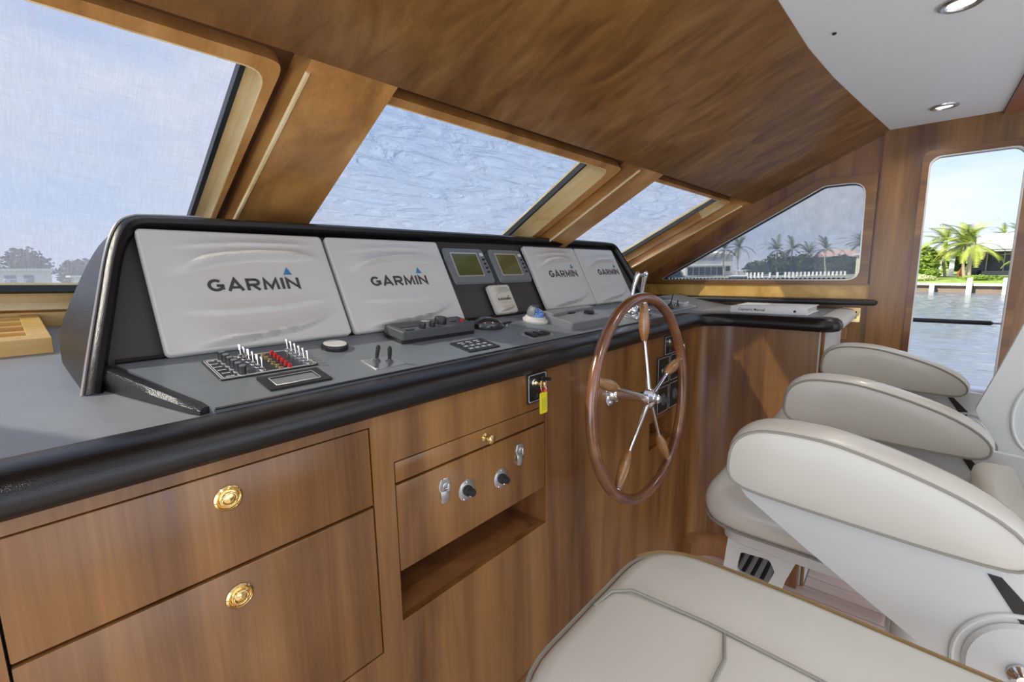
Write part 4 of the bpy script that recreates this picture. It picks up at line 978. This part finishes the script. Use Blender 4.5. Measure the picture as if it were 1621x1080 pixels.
def chair(cx, label, hw=.235, arms=(True, True), worn=False, back=True, cushion_extra=False):
    t = thing('helm_chair', label, 'chair', (cx, 0, 0), group='white helm chairs')
    s, O2, zt = seat(t, hw, worn=worn)
    zs = .803
    # seams: side bolster seam and cross seam
    bm = BM(); xi = hw-.17 if hw < .24 else hw-.20
    tube(bm, [V(xi-.06, .372, zs-.012), V(xi-.02, .36, zs-.002), V(xi, .33, zs+.003), V(xi+.004, .2, zs+.006), V(xi, .05, zs+.004), V(xi, -.16, zs-.012)], .0028, 6); part('seam', bm, 'seatpipe', s)
    bm = BM(); tube(bm, [V(-hw+.01, .165, zs-.002), V(-hw+.08, .162, zs+.004), V(0, .160, zs+.006), V(xi, .175, zs+.004)], .0028, 6); part('seam', bm, 'seatpipe', s)
    part('seat_base', pillow(BM(), round_poly([(-hw+.03, -.19), (hw-.03, -.19), (hw-.03, .33), (-hw+.03, .33)], .06), [(.01, .665), (0, .672), (0, .702)]), 'molded', t)
    if back:
        by = -.265
        mb = basis((0, by, .72), (1, 0, 0), V(0, -.21, .978), V(0, .978, .21))
        Ob = round_poly([(-hw+.01, 0), (hw-.01, 0), (hw-.03, .62), (-hw+.03, .62)], [.04, .04, .12, .12], 7)
        bm = BM(); pillow(bm, Ob, [(.02, -.06), (0, -.05), (-.004, -.02), (0, .0), (.02, .015)], mb, crown=.012); b_ = part('backrest', bm, 'seatv', t, ang=60)
        bm = BM(); tube(bm, [mb @ V(x, y, .0) for x, y in Ob], .004, 6, closed=True); part('piping', bm, 'seatpipe', b_)
    if cushion_extra:
        Ob = round_poly([(-hw+.02, .76), (hw-.02, .76), (hw-.03, .885), (-hw+.03, .885)], .03, 5)
        bm = BM(); pillow(bm, Ob, [(.015, -.225), (0, -.21), (0, -.165), (.012, -.15), (.03, -.145)], basis((0, 0, 0), (1, 0, 0), (0, 0, 1), (0, 1, 0)), crown=.004); part('lumbar_cushion', bm, 'seatv', t, ang=60)
    # arms at -.345 and +.235
    for side, on in zip((-1, 1), arms):
        xl = -.345 if side < 0 else .235
        xb_ = xl+.02 if side < 0 else xl+.075
        if on is True:
            arm(t, xl)
            pts = round_poly([(.262, .886), (.243, .862), (.123, .784), (.023, .723), (-.098, .652), (-.104, .600), (-.27, .585), (-.29, .87), (-.152, .880)], [.004, .01, .02, .02, .012, .03, .03, .03, .004], 3)
        elif on == 'up':
            pts = round_poly([(-.172, .93), (-.160, .955), (-.195, 1.08), (-.232, 1.22), (-.30, 1.40), (-.44, 1.40), (-.40, .62), (-.24, .60), (-.215, .86)], .03, 4)
        else: continue
        mx = basis((xb_, 0, 0), (0, 1, 0), (0, 0, 1), (1, 0, 0))
        br = part('arm_bracket', plate(pts, .018, mx, .0), 'molded', t, ang=30)
        if on is True:
            ro = [(-.20+.094*math.cos(a)*(1 if math.cos(a) > 0 else .9), .685+.108*math.sin(a)) for a in [2*PI*i/40 for i in range(40)]]
            mo = mx @ Matrix.Translation((0, 0, -.0)); sgn = -1
            bm = BM(); tube(bm, [mx @ V(y, z, -.001) for y, z in ro], .0045, 8, closed=True, ref=V(1, 0, 0)); part('pivot_ring', bm, 'molded', br)
            ri = offset_ring(ro, .012)
            part('pivot_disc', pillow(BM(), ri, [(0, .004), (0, -.004), (.006, -.009)], mx, crown=.002), 'molded', br)
            part('pivot_bolt', lathe(BM(), [(.020, .008), (.020, .014), (.013, .020), (.010, .026), (.001, .027)], 20, basis((xb_, -.192, .690), (0, 1, 0), (0, 0, 1), (-1, 0, 0))), 'chrome', br)
            part('recess_slot', plate([(-.135, .848), (-.152, .848), (-.196, .800), (-.196, .778), (-.18, .778)], .004, mx @ Matrix.Translation((0, 0, -.002))), 'black', br, smooth=False)
        else:
            ro = [(-.285+.052*math.cos(a), .955+.10*math.sin(a)) for a in [2*PI*i/32 for i in range(32)]]
            bm = BM(); tube(bm, [mx @ V(y, z, -.001) for y, z in ro], .0045, 8, closed=True, ref=V(1, 0, 0)); part('pivot_ring', bm, 'molded', br)
    # pedestal, foot plate
    part('pedestal', lathe(BM(), [(.16, FZ), (.16, FZ+.012), (.075, FZ+.03), (.060, FZ+.06), (.058, .30), (.056, .60), (.09, .655), (.09, .668)], 28, Matrix.Translation((.055, -.085, 0))), 'molded', t)
    xs_ = -.14
    fo_ = round_poly([(.322, .632), (.236, .642), (.160, .640), (.150, .600), (.205, .515), (.335, .520)], .012, 3)
    hole = round_poly([(.280, .608), (.215, .612), (.205, .560), (.250, .548)], .012, 3)
    bmx = basis((xs_, 0, 0), (0, 1, 0), (0, 0, 1), (1, 0, 0))
    hole = [(y, z) for y, z in round_poly([(.292, .612), (.222, .618), (.208, .590), (.222, .548), (.300, .550)], .012, 3)]
    fo_ = round_poly([(.322, .668), (.236, .668), (.160, .645), (.205, .512), (.335, .518)], .012, 3)
    part('footrest_bracket', ringplate(fo_, hole, 0, .012, bmx), 'molded', t)
    part('footrest_bracket', ringplate(fo_, hole, 0, .012, basis((-xs_-.012, 0, 0), (0, 1, 0), (0, 0, 1), (1, 0, 0))), 'molded', t)
    fr = part('footrest', bx(-.14, .14, .20, .34, .500, .512, .003), 'molded', t)
    for i in range(5): box(b := BM(), (0, .225+.024*i, .515), (.27, .010, .006), .002); part('grip_strip', b, 'matte_black', fr)
    return t
chair(.635, 'nearest white helm chair, only its seat showing at the bottom of the picture', hw=.25, arms=(False, False), worn=True, back=False)
chair(1.385, 'middle white helm chair with two armrests and a bracketed side plate', arms=(True, True), cushion_extra=True)
chair(2.145, 'farthest white helm chair with one armrest, beside the doorway', arms=('up', True))

# ------------------------------------------------------------------ OUTSIDE
def water_mat():
    m, t, b, o = mat('canal_water')
    b.inputs['Base Color'].default_value = (.17, .20, .23, 1); b.inputs['Roughness'].default_value = .10; b.inputs['IOR'].default_value = 1.33
    c = N(t, 'ShaderNodeTexCoord'); q = N(t, 'ShaderNodeMapping'); q.inputs['Scale'].default_value = (1.0, .28, 1); q.inputs['Rotation'].default_value = (0, 0, .1); L(t, c.outputs['Object'], q.inputs[0])
    n = N(t, 'ShaderNodeTexNoise', _Scale=3.0, _Detail=5., _Roughness=.6, _Distortion=.6); L(t, q.outputs[0], n.inputs['Vector'])
    bp = N(t, 'ShaderNodeBump', _Strength=.6, _Distance=.12); L(t, n.outputs[0], bp.inputs['Height']); L(t, bp.outputs[0], b.inputs['Normal'])
    return m
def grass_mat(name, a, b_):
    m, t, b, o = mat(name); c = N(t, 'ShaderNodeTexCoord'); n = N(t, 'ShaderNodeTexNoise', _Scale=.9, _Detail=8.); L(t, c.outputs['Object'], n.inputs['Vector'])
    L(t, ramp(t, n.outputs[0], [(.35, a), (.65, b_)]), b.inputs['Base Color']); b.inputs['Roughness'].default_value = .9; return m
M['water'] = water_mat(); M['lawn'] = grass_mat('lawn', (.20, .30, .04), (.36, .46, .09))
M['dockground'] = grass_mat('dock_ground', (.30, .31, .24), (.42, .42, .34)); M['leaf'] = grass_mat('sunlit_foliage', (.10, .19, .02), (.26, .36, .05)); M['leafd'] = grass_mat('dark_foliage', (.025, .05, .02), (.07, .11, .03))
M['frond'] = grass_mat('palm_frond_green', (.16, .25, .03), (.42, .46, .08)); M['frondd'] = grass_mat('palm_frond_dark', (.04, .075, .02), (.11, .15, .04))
M['trunk'] = simple('palm_trunk', (.36, .29, .21), .9, bump=('n', 6, .6, .05), vary=.25)
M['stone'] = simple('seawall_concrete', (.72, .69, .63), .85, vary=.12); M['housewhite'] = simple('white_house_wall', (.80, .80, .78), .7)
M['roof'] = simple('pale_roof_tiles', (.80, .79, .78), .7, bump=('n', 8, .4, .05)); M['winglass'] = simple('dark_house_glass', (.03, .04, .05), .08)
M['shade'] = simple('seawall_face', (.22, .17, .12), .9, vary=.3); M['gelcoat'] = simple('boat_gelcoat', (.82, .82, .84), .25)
M['pink'] = simple('pink_house_wall', (.55, .38, .33), .8); M['lav'] = simple('grey_house_wall', (.5, .5, .52), .8)
M['orange'] = simple('terracotta_figure', (.65, .22, .08), .7)
from mathutils import noise as _ns
def lin(a, b, st):
    n = int((b-a)/st); return [a+(b-a)*q/n for q in range(n+1)]
wx = [-600, -120, -20, 0]+lin(3.9, 30, .20)+lin(30.4, 86, .45)+[130, 300, 900]
wy = [-600, -120, -40]+lin(-18, 9, .26)+[20, 45, 90, 300, 900]
wv = []
for x in wx:
    for y in wy:
        z = -2.1
        if 3 < x < 87 and -18.1 < y < 9.1:
            z += .060*_ns.noise(V(x*.9, y*.42, 0))+.045*_ns.noise(V(x*2.3, y*.9, 3))+.018*_ns.noise(V(x*5.1, y*2.1, 7))
        wv.append((x, y, z))
ny_ = len(wy); wf_ = [(i*ny_+j, (i+1)*ny_+j, (i+1)*ny_+j+1, i*ny_+j+1) for i in range(len(wx)-1) for j in range(ny_-1)]
me = bpy.data.meshes.new('water'); me.from_pydata(wv, [], wf_); me.materials.append(M['water'])
for p in me.polygons: p.use_smooth = True
wob = bpy.data.objects.new('water', me); COL.objects.link(wob); wob['kind'] = 'structure'
# starboard bank: seawall line runs from (79.2, 0) to (75.5, -8), continuing; side-window bank further off
bank = [V(71, -24, 0), V(76.6, -6.5, 0), V(79.2, -.0, 0), V(84.0, 6.0, 0), V(96, 20, 0), V(104, 34, 0), V(112, 62, 0)]
for bk, mm in ((bank[:4], 'lawn'), (bank[3:], 'dockground')):
    bm = BM(); loft(bm, [[V(p.x, p.y, -1.0) for p in bk], [V(p.x+16, p.y, -.42) for p in bk], [V(p.x+260, p.y+10, -.2) for p in bk]], closed=False); struct('ground', bm, mm)
sw = thing('seawall', 'long pale concrete seawall with posts along the far bank', 'seawall', (79, 0, -2.1))
for a, b in zip(bank, bank[1:]):
    d = (b-a).normalized(); nn_ = V(d.y, -d.x, 0)
    if nn_.x > 0: nn_ = -nn_
    bm = BM(); prism(bm, [a+V(0, 0, -1.22), b+V(0, 0, -1.22), b-nn_*.9+V(0, 0, -1.22), a-nn_*.9+V(0, 0, -1.22)], (0, 0, .27)); part('cap_slab', bm, 'stone', sw, world=True, smooth=False)
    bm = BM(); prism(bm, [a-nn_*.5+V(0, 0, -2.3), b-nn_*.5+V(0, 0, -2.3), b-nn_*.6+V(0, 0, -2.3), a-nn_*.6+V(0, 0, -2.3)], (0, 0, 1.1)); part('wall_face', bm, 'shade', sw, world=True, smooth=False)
    n_ = int((b-a).length/2.6)
    for i in range(n_):
        p = a.lerp(b, (i+.5)/n_)+nn_*.15; tall = i % 2 == 0
        part('post' if tall else 'pile', bx(p.x-.22, p.x+.22, p.y-.24, p.y+.24, -2.3, -.28 if (tall and a.y < 5) else -1.2, .03), 'stone', sw, world=True, smooth=False)
# palms
def frond_mesh(Ln=2.4, droop=1.0, m='frond', wid=.55):
    bm = BM(); n = 13; pts = []
    for i in range(n+1):
        s = i/n; pts.append(V(Ln*(s-.12*s*s*droop), 0, Ln*(.30*s-.62*droop*s*s)))
    for i in range(n):
        a, b = pts[i], pts[i+1]; q = .02*(1-i/n)+.006
        f = bm.faces.new([bm.verts.new(a+V(0, -q, 0)), bm.verts.new(b+V(0, -q, 0)), bm.verts.new(b+V(0, q, 0)), bm.verts.new(a+V(0, q, 0))])
        if i >= 1:
            L_ = wid*math.sin(PI*(.12+.80*i/n))
            for sd in (-1, 1):
                for k in (0, .5):
                    c = a.lerp(b, k); c2 = a.lerp(b, k+.42); tip = c+V(L_*.45, sd*L_*.85, -L_*.38)
                    bm.faces.new([bm.verts.new(c), bm.verts.new(c2), bm.verts.new(tip)])
    me = bpy.data.meshes.new('frond'); bm.to_mesh(me); bm.free(); me.materials.append(M[m]); return me
FM = {(m, d): frond_mesh(2.6, d, m) for m in ('frond', 'frondd') for d in (.7, 1.05, 1.4)}
def palm(base, top, sc, m, lb, grp, wind=0., n=17, nm='palm_tree'):
    base, top = Vector(base), Vector(top)
    t = thing(nm, lb, 'palm', tuple(base), group=grp)
    h = top-base; bm = BM(); k = 8
    tube(bm, [h*(i/k)+V(0, .25*math.sin(PI*i/k)*(h.z/6), 0) for i in range(k+1)], [.19-.08*i/k for i in range(k+1)], 8); part('trunk', bm, 'trunk', t)
    for i in range(n):
        az = 2*PI*i/n*2.4+random.uniform(-.3, .3); el = random.uniform(-.5, 1.15) if i > 3 else random.uniform(.7, 1.3)
        az = az+wind*math.sin(az+PI/2)*.6
        o = bpy.data.objects.new('frond', FM[(m, (.7, 1.05, 1.4)[i % 3])]); COL.objects.link(o); o.parent = t
        s = sc*random.uniform(.8, 1.1)
        o.matrix_basis = Matrix.Translation(h) @ Matrix.Rotation(az, 4, 'Z') @ Matrix.Rotation(-el, 4, 'Y') @ Matrix.Diagonal((s, s, s, 1))
    return t
G1, G2 = 'sunlit palms beyond the doorway', 'palms beyond the side window'
palm((91.5, -3.1, -.4), (92.5, -2.9, 4.6), 1.75, 'frond', 'sunlit palm left of the two middle ones in the doorway', G1, .6)
palm((87.8, -4.9, -.4), (88.6, -4.7, 4.0), 1.75, 'frond', 'tall sunlit palm with a leaning trunk before the porch glass', G1, .8, 20)
palm((86.5, -5.3, -.4), (87.5, -5.6, 3.9), 1.75, 'frond', 'sunlit palm in the doorway, right of the tall leaning one', G1, .8, 20)
palm((86.7, -9.9, -.4), (87.0, -9.7, 1.9), .8, 'frond', 'short young palm at the right edge of the doorway view', G1)
palm((141, -13.1, -.2), (141.4, -13.1, 7.4), 1.2, 'frond', 'left of two distant palms above the porch roof', G1)
palm((143, -15.3, -.2), (143.2, -15.3, 7.9), 1.2, 'frond', 'right of two distant palms above the porch roof', G1)
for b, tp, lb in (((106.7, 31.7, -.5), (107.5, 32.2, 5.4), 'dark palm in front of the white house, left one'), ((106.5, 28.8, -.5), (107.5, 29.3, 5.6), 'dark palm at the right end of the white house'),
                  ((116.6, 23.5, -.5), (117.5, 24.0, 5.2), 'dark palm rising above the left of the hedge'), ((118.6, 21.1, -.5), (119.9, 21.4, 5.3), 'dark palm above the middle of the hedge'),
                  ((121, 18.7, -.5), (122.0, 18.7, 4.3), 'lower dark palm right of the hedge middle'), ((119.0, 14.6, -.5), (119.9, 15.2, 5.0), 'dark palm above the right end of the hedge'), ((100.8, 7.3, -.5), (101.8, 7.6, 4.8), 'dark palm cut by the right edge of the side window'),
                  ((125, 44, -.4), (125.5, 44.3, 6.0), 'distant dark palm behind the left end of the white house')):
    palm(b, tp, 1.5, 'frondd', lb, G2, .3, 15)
# foliage masses
def bush(c, r, n, m, lb, cat='bush', nm='shrub', sz=.32, grp=None):
    t = thing(nm, lb, cat, (c[0], c[1], c[2]-r[2]*.9), group=grp)
    bm = BM()
    for _ in range(n):
        while True:
            d = V(random.gauss(0, 1), random.gauss(0, 1), random.gauss(0, 1)).normalized()
            if d.z > -.55: break
        k = random.uniform(.72, 1.02)*(1+.16*math.sin(d.x*9+c[0])*math.sin(d.y*8+d.z*7))
        p = V(c[0]+d.x*r[0]*k, c[1]+d.y*r[1]*k, c[2]+d.z*r[2]*k); a, b = frame_at(V(random.gauss(0, 1), random.gauss(0, 1), random.gauss(.5, 1))); s = sz*random.uniform(.6, 1.3)
        bm.faces.new([bm.verts.new(p+a*s), bm.verts.new(p+b*s*.6), bm.verts.new(p-a*s), bm.verts.new(p-b*s*.6)])
    o = part('foliage', bm, m, t, world=True, smooth=False); o['kind'] = 'stuff'
    bm = BM(); b2 = bmesh.ops.create_icosphere(bm, subdivisions=2, radius=1); bmesh.ops.scale(bm, vec=[q*.72 for q in r], verts=bm.verts[:]); bmesh.ops.translate(bm, vec=c, verts=bm.verts[:])
    part('inner_growth', bm, m, t, world=True)
    return t
bush((91, -.6, 1.6), (2.2, 1.7, 2.3), 900, 'leaf', 'tall leafy tree at the left edge of the doorway view', 'tree', 'garden_tree', .3)
bush((86.4, -1.75, .1), (.9, .9, .75), 300, 'leaf', 'rounded bright green bush beside the porch columns', sz=.14)
bush((84.5, -.5, -.5), (1.2, 1.6, .45), 300, simple('pale_grass_tuft', (.55, .58, .30), .9), 'low pale tuft of grasses on the lawn edge', sz=.16)
bush((83.6, -6.2, -.45), (.7, 2.0, .4), 300, 'leaf', 'low clipped hedge strip behind the seawall posts', 'hedge', 'low_hedge', .14)
bush((101, -4.6, 1.2), (1.0, 1.0, 1.4), 260, 'leafd', 'dark planting seen between the porch columns', sz=.22)
bush((150, -12, 2.5), (6, 10, 4.2), 700, 'leaf', 'distant treetops above the pale porch roof', 'trees', 'background_trees', .7)
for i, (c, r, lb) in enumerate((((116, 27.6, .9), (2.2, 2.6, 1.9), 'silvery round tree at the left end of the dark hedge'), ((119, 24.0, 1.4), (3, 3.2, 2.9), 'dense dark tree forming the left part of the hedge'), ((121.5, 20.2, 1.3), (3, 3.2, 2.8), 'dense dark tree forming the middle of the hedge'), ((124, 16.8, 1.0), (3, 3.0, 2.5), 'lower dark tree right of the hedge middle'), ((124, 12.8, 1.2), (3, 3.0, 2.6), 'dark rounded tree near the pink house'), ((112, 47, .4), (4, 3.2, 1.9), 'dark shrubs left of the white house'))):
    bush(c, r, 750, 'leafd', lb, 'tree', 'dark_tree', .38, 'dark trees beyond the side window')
# porch house beyond the doorway
hs = thing('porch_house', 'white single storey house with a hipped roof and dark glass porch', 'house', (100, -9, -.45))
hp_ = lambda nm, bm, m, par=hs: part(nm, bm, m, par, world=True, smooth=False)
hp_('porch_slab', bx(96.5, 106, -20, -1.7, -.6, -.40), 'stone')
for y in (-2.45, -3.9): hp_('column', bx(97.0, 97.6, y-.28, y+.28, -.40, 3.2), 'housewhite')
hp_('back_wall', bx(105.2, 105.5, -20, -6.0, -.4, 3.3), 'housewhite')
for i in range(7): 
    p = hp_('glass_panel', bx(104.9, 105.0, -8.1-i*1.9, -6.3-i*1.9, -.4, 3.1), 'winglass'); hp_('frame', bx(104.8, 105.1, -6.32-i*1.9, -6.18-i*1.9, -.4, 3.1), 'lav', p)
hp_('eave', bx(96.0, 106, -21, -1.6, 3.15, 3.42), 'housewhite')
bm = BM(); a_ = [V(95.8, -1.5, 3.42), V(95.8, -22, 3.42), V(112, -22, 3.42), V(112, -1.5, 3.42)]; r1_ = [V(103, -8.0, 5.9), V(103, -16, 5.9)]
vs = [bm.verts.new(p) for p in a_+r1_]
for f in ((0, 1, 5, 4), (1, 2, 5), (2, 3, 4, 5), (3, 0, 4)): bm.faces.new([vs[i] for i in f])
hp_('roof', bm, 'roof')
hp_('lounge_sofa', bx(101, 102, -10.5, -7.5, -.4, .25, .1), 'grey_plastic')
bm = BM(); lathe(bm, [(.45, -.4), (.5, 0), (.25, .5), (.1, .9), (.02, 1.0)], 12, Matrix.Translation((96.0, -5.0, 0))); hp_('garden_urn', bm, 'orange')
# white modern house beyond side window
h2 = thing('white_house', 'white two storey waterfront house with rows of dark windows', 'house', (116, 38, -.6))
hp2 = lambda nm, bm, m, par=h2: part(nm, bm, m, par, world=True, smooth=False)
ang = math.radians(-47); hm = Matrix.Translation((112.5, 42.5, -.6)) @ Matrix.Rotation(math.atan2(-8.6, 7.6), 4, 'Z')
def hb(nm, a, m, par=h2):
    b = bx(*a); b.transform(hm); return part(nm, b, m, par, world=True, smooth=False)
hb('wall', (0, 11.5, 0, 6, 0, 5.2), 'housewhite'); hb('roof', (-.4, 9.5, -.6, 6.4, 5.2, 5.55), 'housewhite'); hb('terrace', (-.2, 9.3, -1.2, 0, 2.5, 2.75), 'housewhite')
for i in range(6): p = hb('window', (.5+1.45*i, 1.75+1.45*i, -.08, .05, .3, 2.2), 'winglass')
hb('window', (.6, 8.4, -.08, .05, 3.1, 4.6), 'lav'); hb('window', (9.8, 10.8, -.08, .05, 1.2, 2.4), 'winglass')
hb('chimney_wall', (8.8, 11.8, -.3, 5, 5.2, 6.1), 'housewhite')
h3 = thing('pink_house', 'low pink house with a pale porch right of the hedge', 'house', (130, 12, -.6))
part('wall', bx(126, 136, 9, 19, -.5, 3.4), 'pink', h3, world=True, smooth=False)
bm = BM(); vs = [bm.verts.new(p) for p in (V(125, 8, 3.4), V(125, 20, 3.4), V(137, 20, 3.4), V(137, 8, 3.4), V(131, 12, 5.2), V(131, 16, 5.2))]
for f in ((0, 1, 5, 4), (1, 2, 5), (2, 3, 4, 5), (3, 0, 4)): bm.faces.new([vs[i] for i in f])
part('roof', bm, 'pink', h3, world=True, smooth=False)
for i in range(3): part('window', bx(125.9, 126, 10+2.6*i, 11.6+2.6*i, .4, 2.0), 'winglass', h3, world=True, smooth=False)
h4 = thing('yellow_pool_house', 'small pale yellow building at the right edge of the side window', 'house', (101, 6.5, -.6))
part('wall', bx(101, 105, 5.0, 8.2, -.5, 3.2), simple('pale_yellow_wall', (.72, .66, .42), .8), h4, world=True, smooth=False)
part('roof', bx(100.4, 105.6, 4.6, 8.8, 3.2, 3.5), 'housewhite', h4, world=True, smooth=False)
for i in range(2): part('window', bx(100.92, 101, 5.5+1.3*i, 6.3+1.3*i, .3, 2.3), 'winglass', h4, world=True, smooth=False)
# picket fence of the dock
pf = thing('dock_fence', 'white post fence along the dock beyond the side window', 'fence', (110, 16, -1.0))
bm0 = bx(-.14, .14, -.17, .17, 0, 1.35); me_p = bpy.data.meshes.new('picket'); bm0.to_mesh(me_p); bm0.free(); me_p.materials.append(M['housewhite'])
fa, fb = V(101.5, 25.8, -1.0), V(110.0, 10.5, -1.0)
for i in range(26):
    p = fa.lerp(fb, i/25.)
    if 3 < i < 10 and i % 2: continue
    o = bpy.data.objects.new('picket', me_p); COL.objects.link(o); o.parent = pf; o.location = p-V(110, 16, -1.0); 
part('rail', tube(BM(), [fa+V(0, 0, .55), fb+V(0, 0, .55)], .07, 6), 'housewhite', pf, world=True)
def boat(c, rot, Ln, lb, s=1.):
    t = thing('motor_boat', lb, 'boat', Matrix.Translation(c) @ Matrix.Rotation(rot, 4, 'Z') @ Matrix.Scale(s, 4))
    bm = BM(); rings = []
    for i in range(9):
        a = i/8; w = 1.6*(1-a**3*.95); rings.append([V(-Ln/2+Ln*a, w, 1.1+.5*a*a), V(-Ln/2+Ln*a, w*.75, .1), V(-Ln/2+Ln*a, 0, -.3+.4*a*a), V(-Ln/2+Ln*a, -w*.75, .1), V(-Ln/2+Ln*a, -w, 1.1+.5*a*a)])
    loft(bm, rings); part('hull', bm, 'gelcoat', t)
    bm = BM(); loft(bm, [[V(-3, 1.2, 1.2), V(2.2, 1.0, 1.35), V(2.2, -1.0, 1.35), V(-3, -1.2, 1.2)], [V(-2.4, 1.0, 2.4), V(.6, .8, 2.4), V(.6, -.8, 2.4), V(-2.4, -1.0, 2.4)]]); part('cabin', bm, 'gelcoat', t, smooth=False)
    bm = BM(); loft(bm, [[V(-2.6, 1.16, 1.6), V(1.6, 1.0, 1.6), V(1.6, -1.0, 1.6), V(-2.6, -1.16, 1.6)], [V(-2.4, 1.06, 2.1), V(1.1, .88, 2.1), V(1.1, -.88, 2.1), V(-2.4, -1.06, 2.1)]]); part('cabin_window', bm, 'winglass', t, smooth=False)
    bm = BM()
    for x in (-2.2, -.4):
        for y in (-.8, .8): rod(bm, V(x, y, 2.4), V(x, y, 3.4), .05, 6)
    box(bm, (-1.3, 0, 3.45), (2.6, 2.0, .12), .03); part('hardtop', bm, 'gelcoat', t)
    return t
boat((94.6, 26.3, -2.05), math.radians(110), 9, 'white motor boat moored in front of the white house', .85)
boat((103, 18.2, -2.05), math.radians(120), 7, 'small white boat moored in front of the fence', .6)
# left bank seen through the windshield screen
bm = BM(); loft(bm, [[V(-60, 120, -1.2), V(70, 118, -1.2), V(110, 64, -1.2)], [V(-60, 240, -.6), V(90, 240, -.6), V(240, 110, -.6)]], closed=False); struct('far_ground', bm, 'lawn').name = 'ground'
def lowhouse(x, y, w, h, lb):
    t = thing('waterfront_house', lb, 'house', (x, y, -1.1), group='white houses on the far left bank')
    part('wall', bx(x-w/2, x+w/2, y, y+6, -1.1, h), 'housewhite', t, world=True, smooth=False); part('roof', bx(x-w/2-.6, x+w/2+.6, y-.9, y+7, h, h+.4), 'roof', t, world=True, smooth=False)
    for i in range(int(w/2.4)): part('window', bx(x-w/2+.6+2.4*i, x-w/2+2.0+2.4*i, y-.06, y+.02, -.2, h-.8), 'winglass', t, world=True, smooth=False)
lowhouse(1.0, 128, 14, 3.0, 'long low white house on the left bank'); lowhouse(16, 126, 10, 1.6, 'smaller white house right of the long one on the left bank')
for i, (x, y, z, rx, rz, lb) in enumerate(((-4, 150, 3.2, 5.0, 4.4, 'broad tree crown at the left frame edge on the far bank'), (5.8, 152, 3.6, 4.2, 4.6, 'rounded tree crown left of the gap on the far bank'), (14, 148, 2.2, 3.6, 3.6, 'lower tree crown behind the smaller white house'), (21.3, 146, 2.8, 3.4, 4.0, 'tree crown nearest the hood on the far bank'), (29, 146, 1.6, 4, 3.0, 'low trees beyond the hood'))):
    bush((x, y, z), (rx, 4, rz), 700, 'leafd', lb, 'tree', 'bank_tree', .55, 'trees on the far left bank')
boat((4, 108, -2.05), .1, 10, 'white motor boat on the water left of the hood', 1.)
# the yacht's own side deck outside the doorway
dk = thing('side_deck', 'white moulded bulwark with a rounded cap outside the doorway', 'bulwark', (3.6, -.3, 0))
bm = BM(); pillow(bm, rrect(-.07, .07, -.03, .03, .025), [(0, -1.3), (0, 1.6)], basis((3.66, 0, .637), (1, 0, 0), (0, 0, 1), (0, 1, 0))); part('cap', bm, 'gelcoat', dk, world=True)
part('bulwark', bx(3.62, 3.70, -1.3, 1.6, FZ-.1, .61), 'gelcoat', dk, world=True, smooth=False)
part('deck', bx(3.28, 3.66, -1.3, 1.6, FZ-.06, FZ-.02), 'gelcoat', dk, world=True, smooth=False)
rl = thing('deck_handrail', 'dark covered handrail crossing the doorway above the water', 'handrail', (3.66, -.1, .67))
part('rail_cover', tube(BM(), [V(3.66, 1.5, 1.045), V(3.66, -.335, 1.040), V(3.66, -.343, 1.040)], [.013, .013, .006], 10), 'black', rl, world=True)
part('rail', tube(BM(), [V(3.66, -.34, 1.040), V(3.66, -1.3, 1.040)], .005, 8), 'steel', rl, world=True)
for y in (.9, -.9): part('stanchion', rod(BM(), V(3.66, y, .66), V(3.66, y, 1.04), .009, 10), 'steel', rl, world=True)
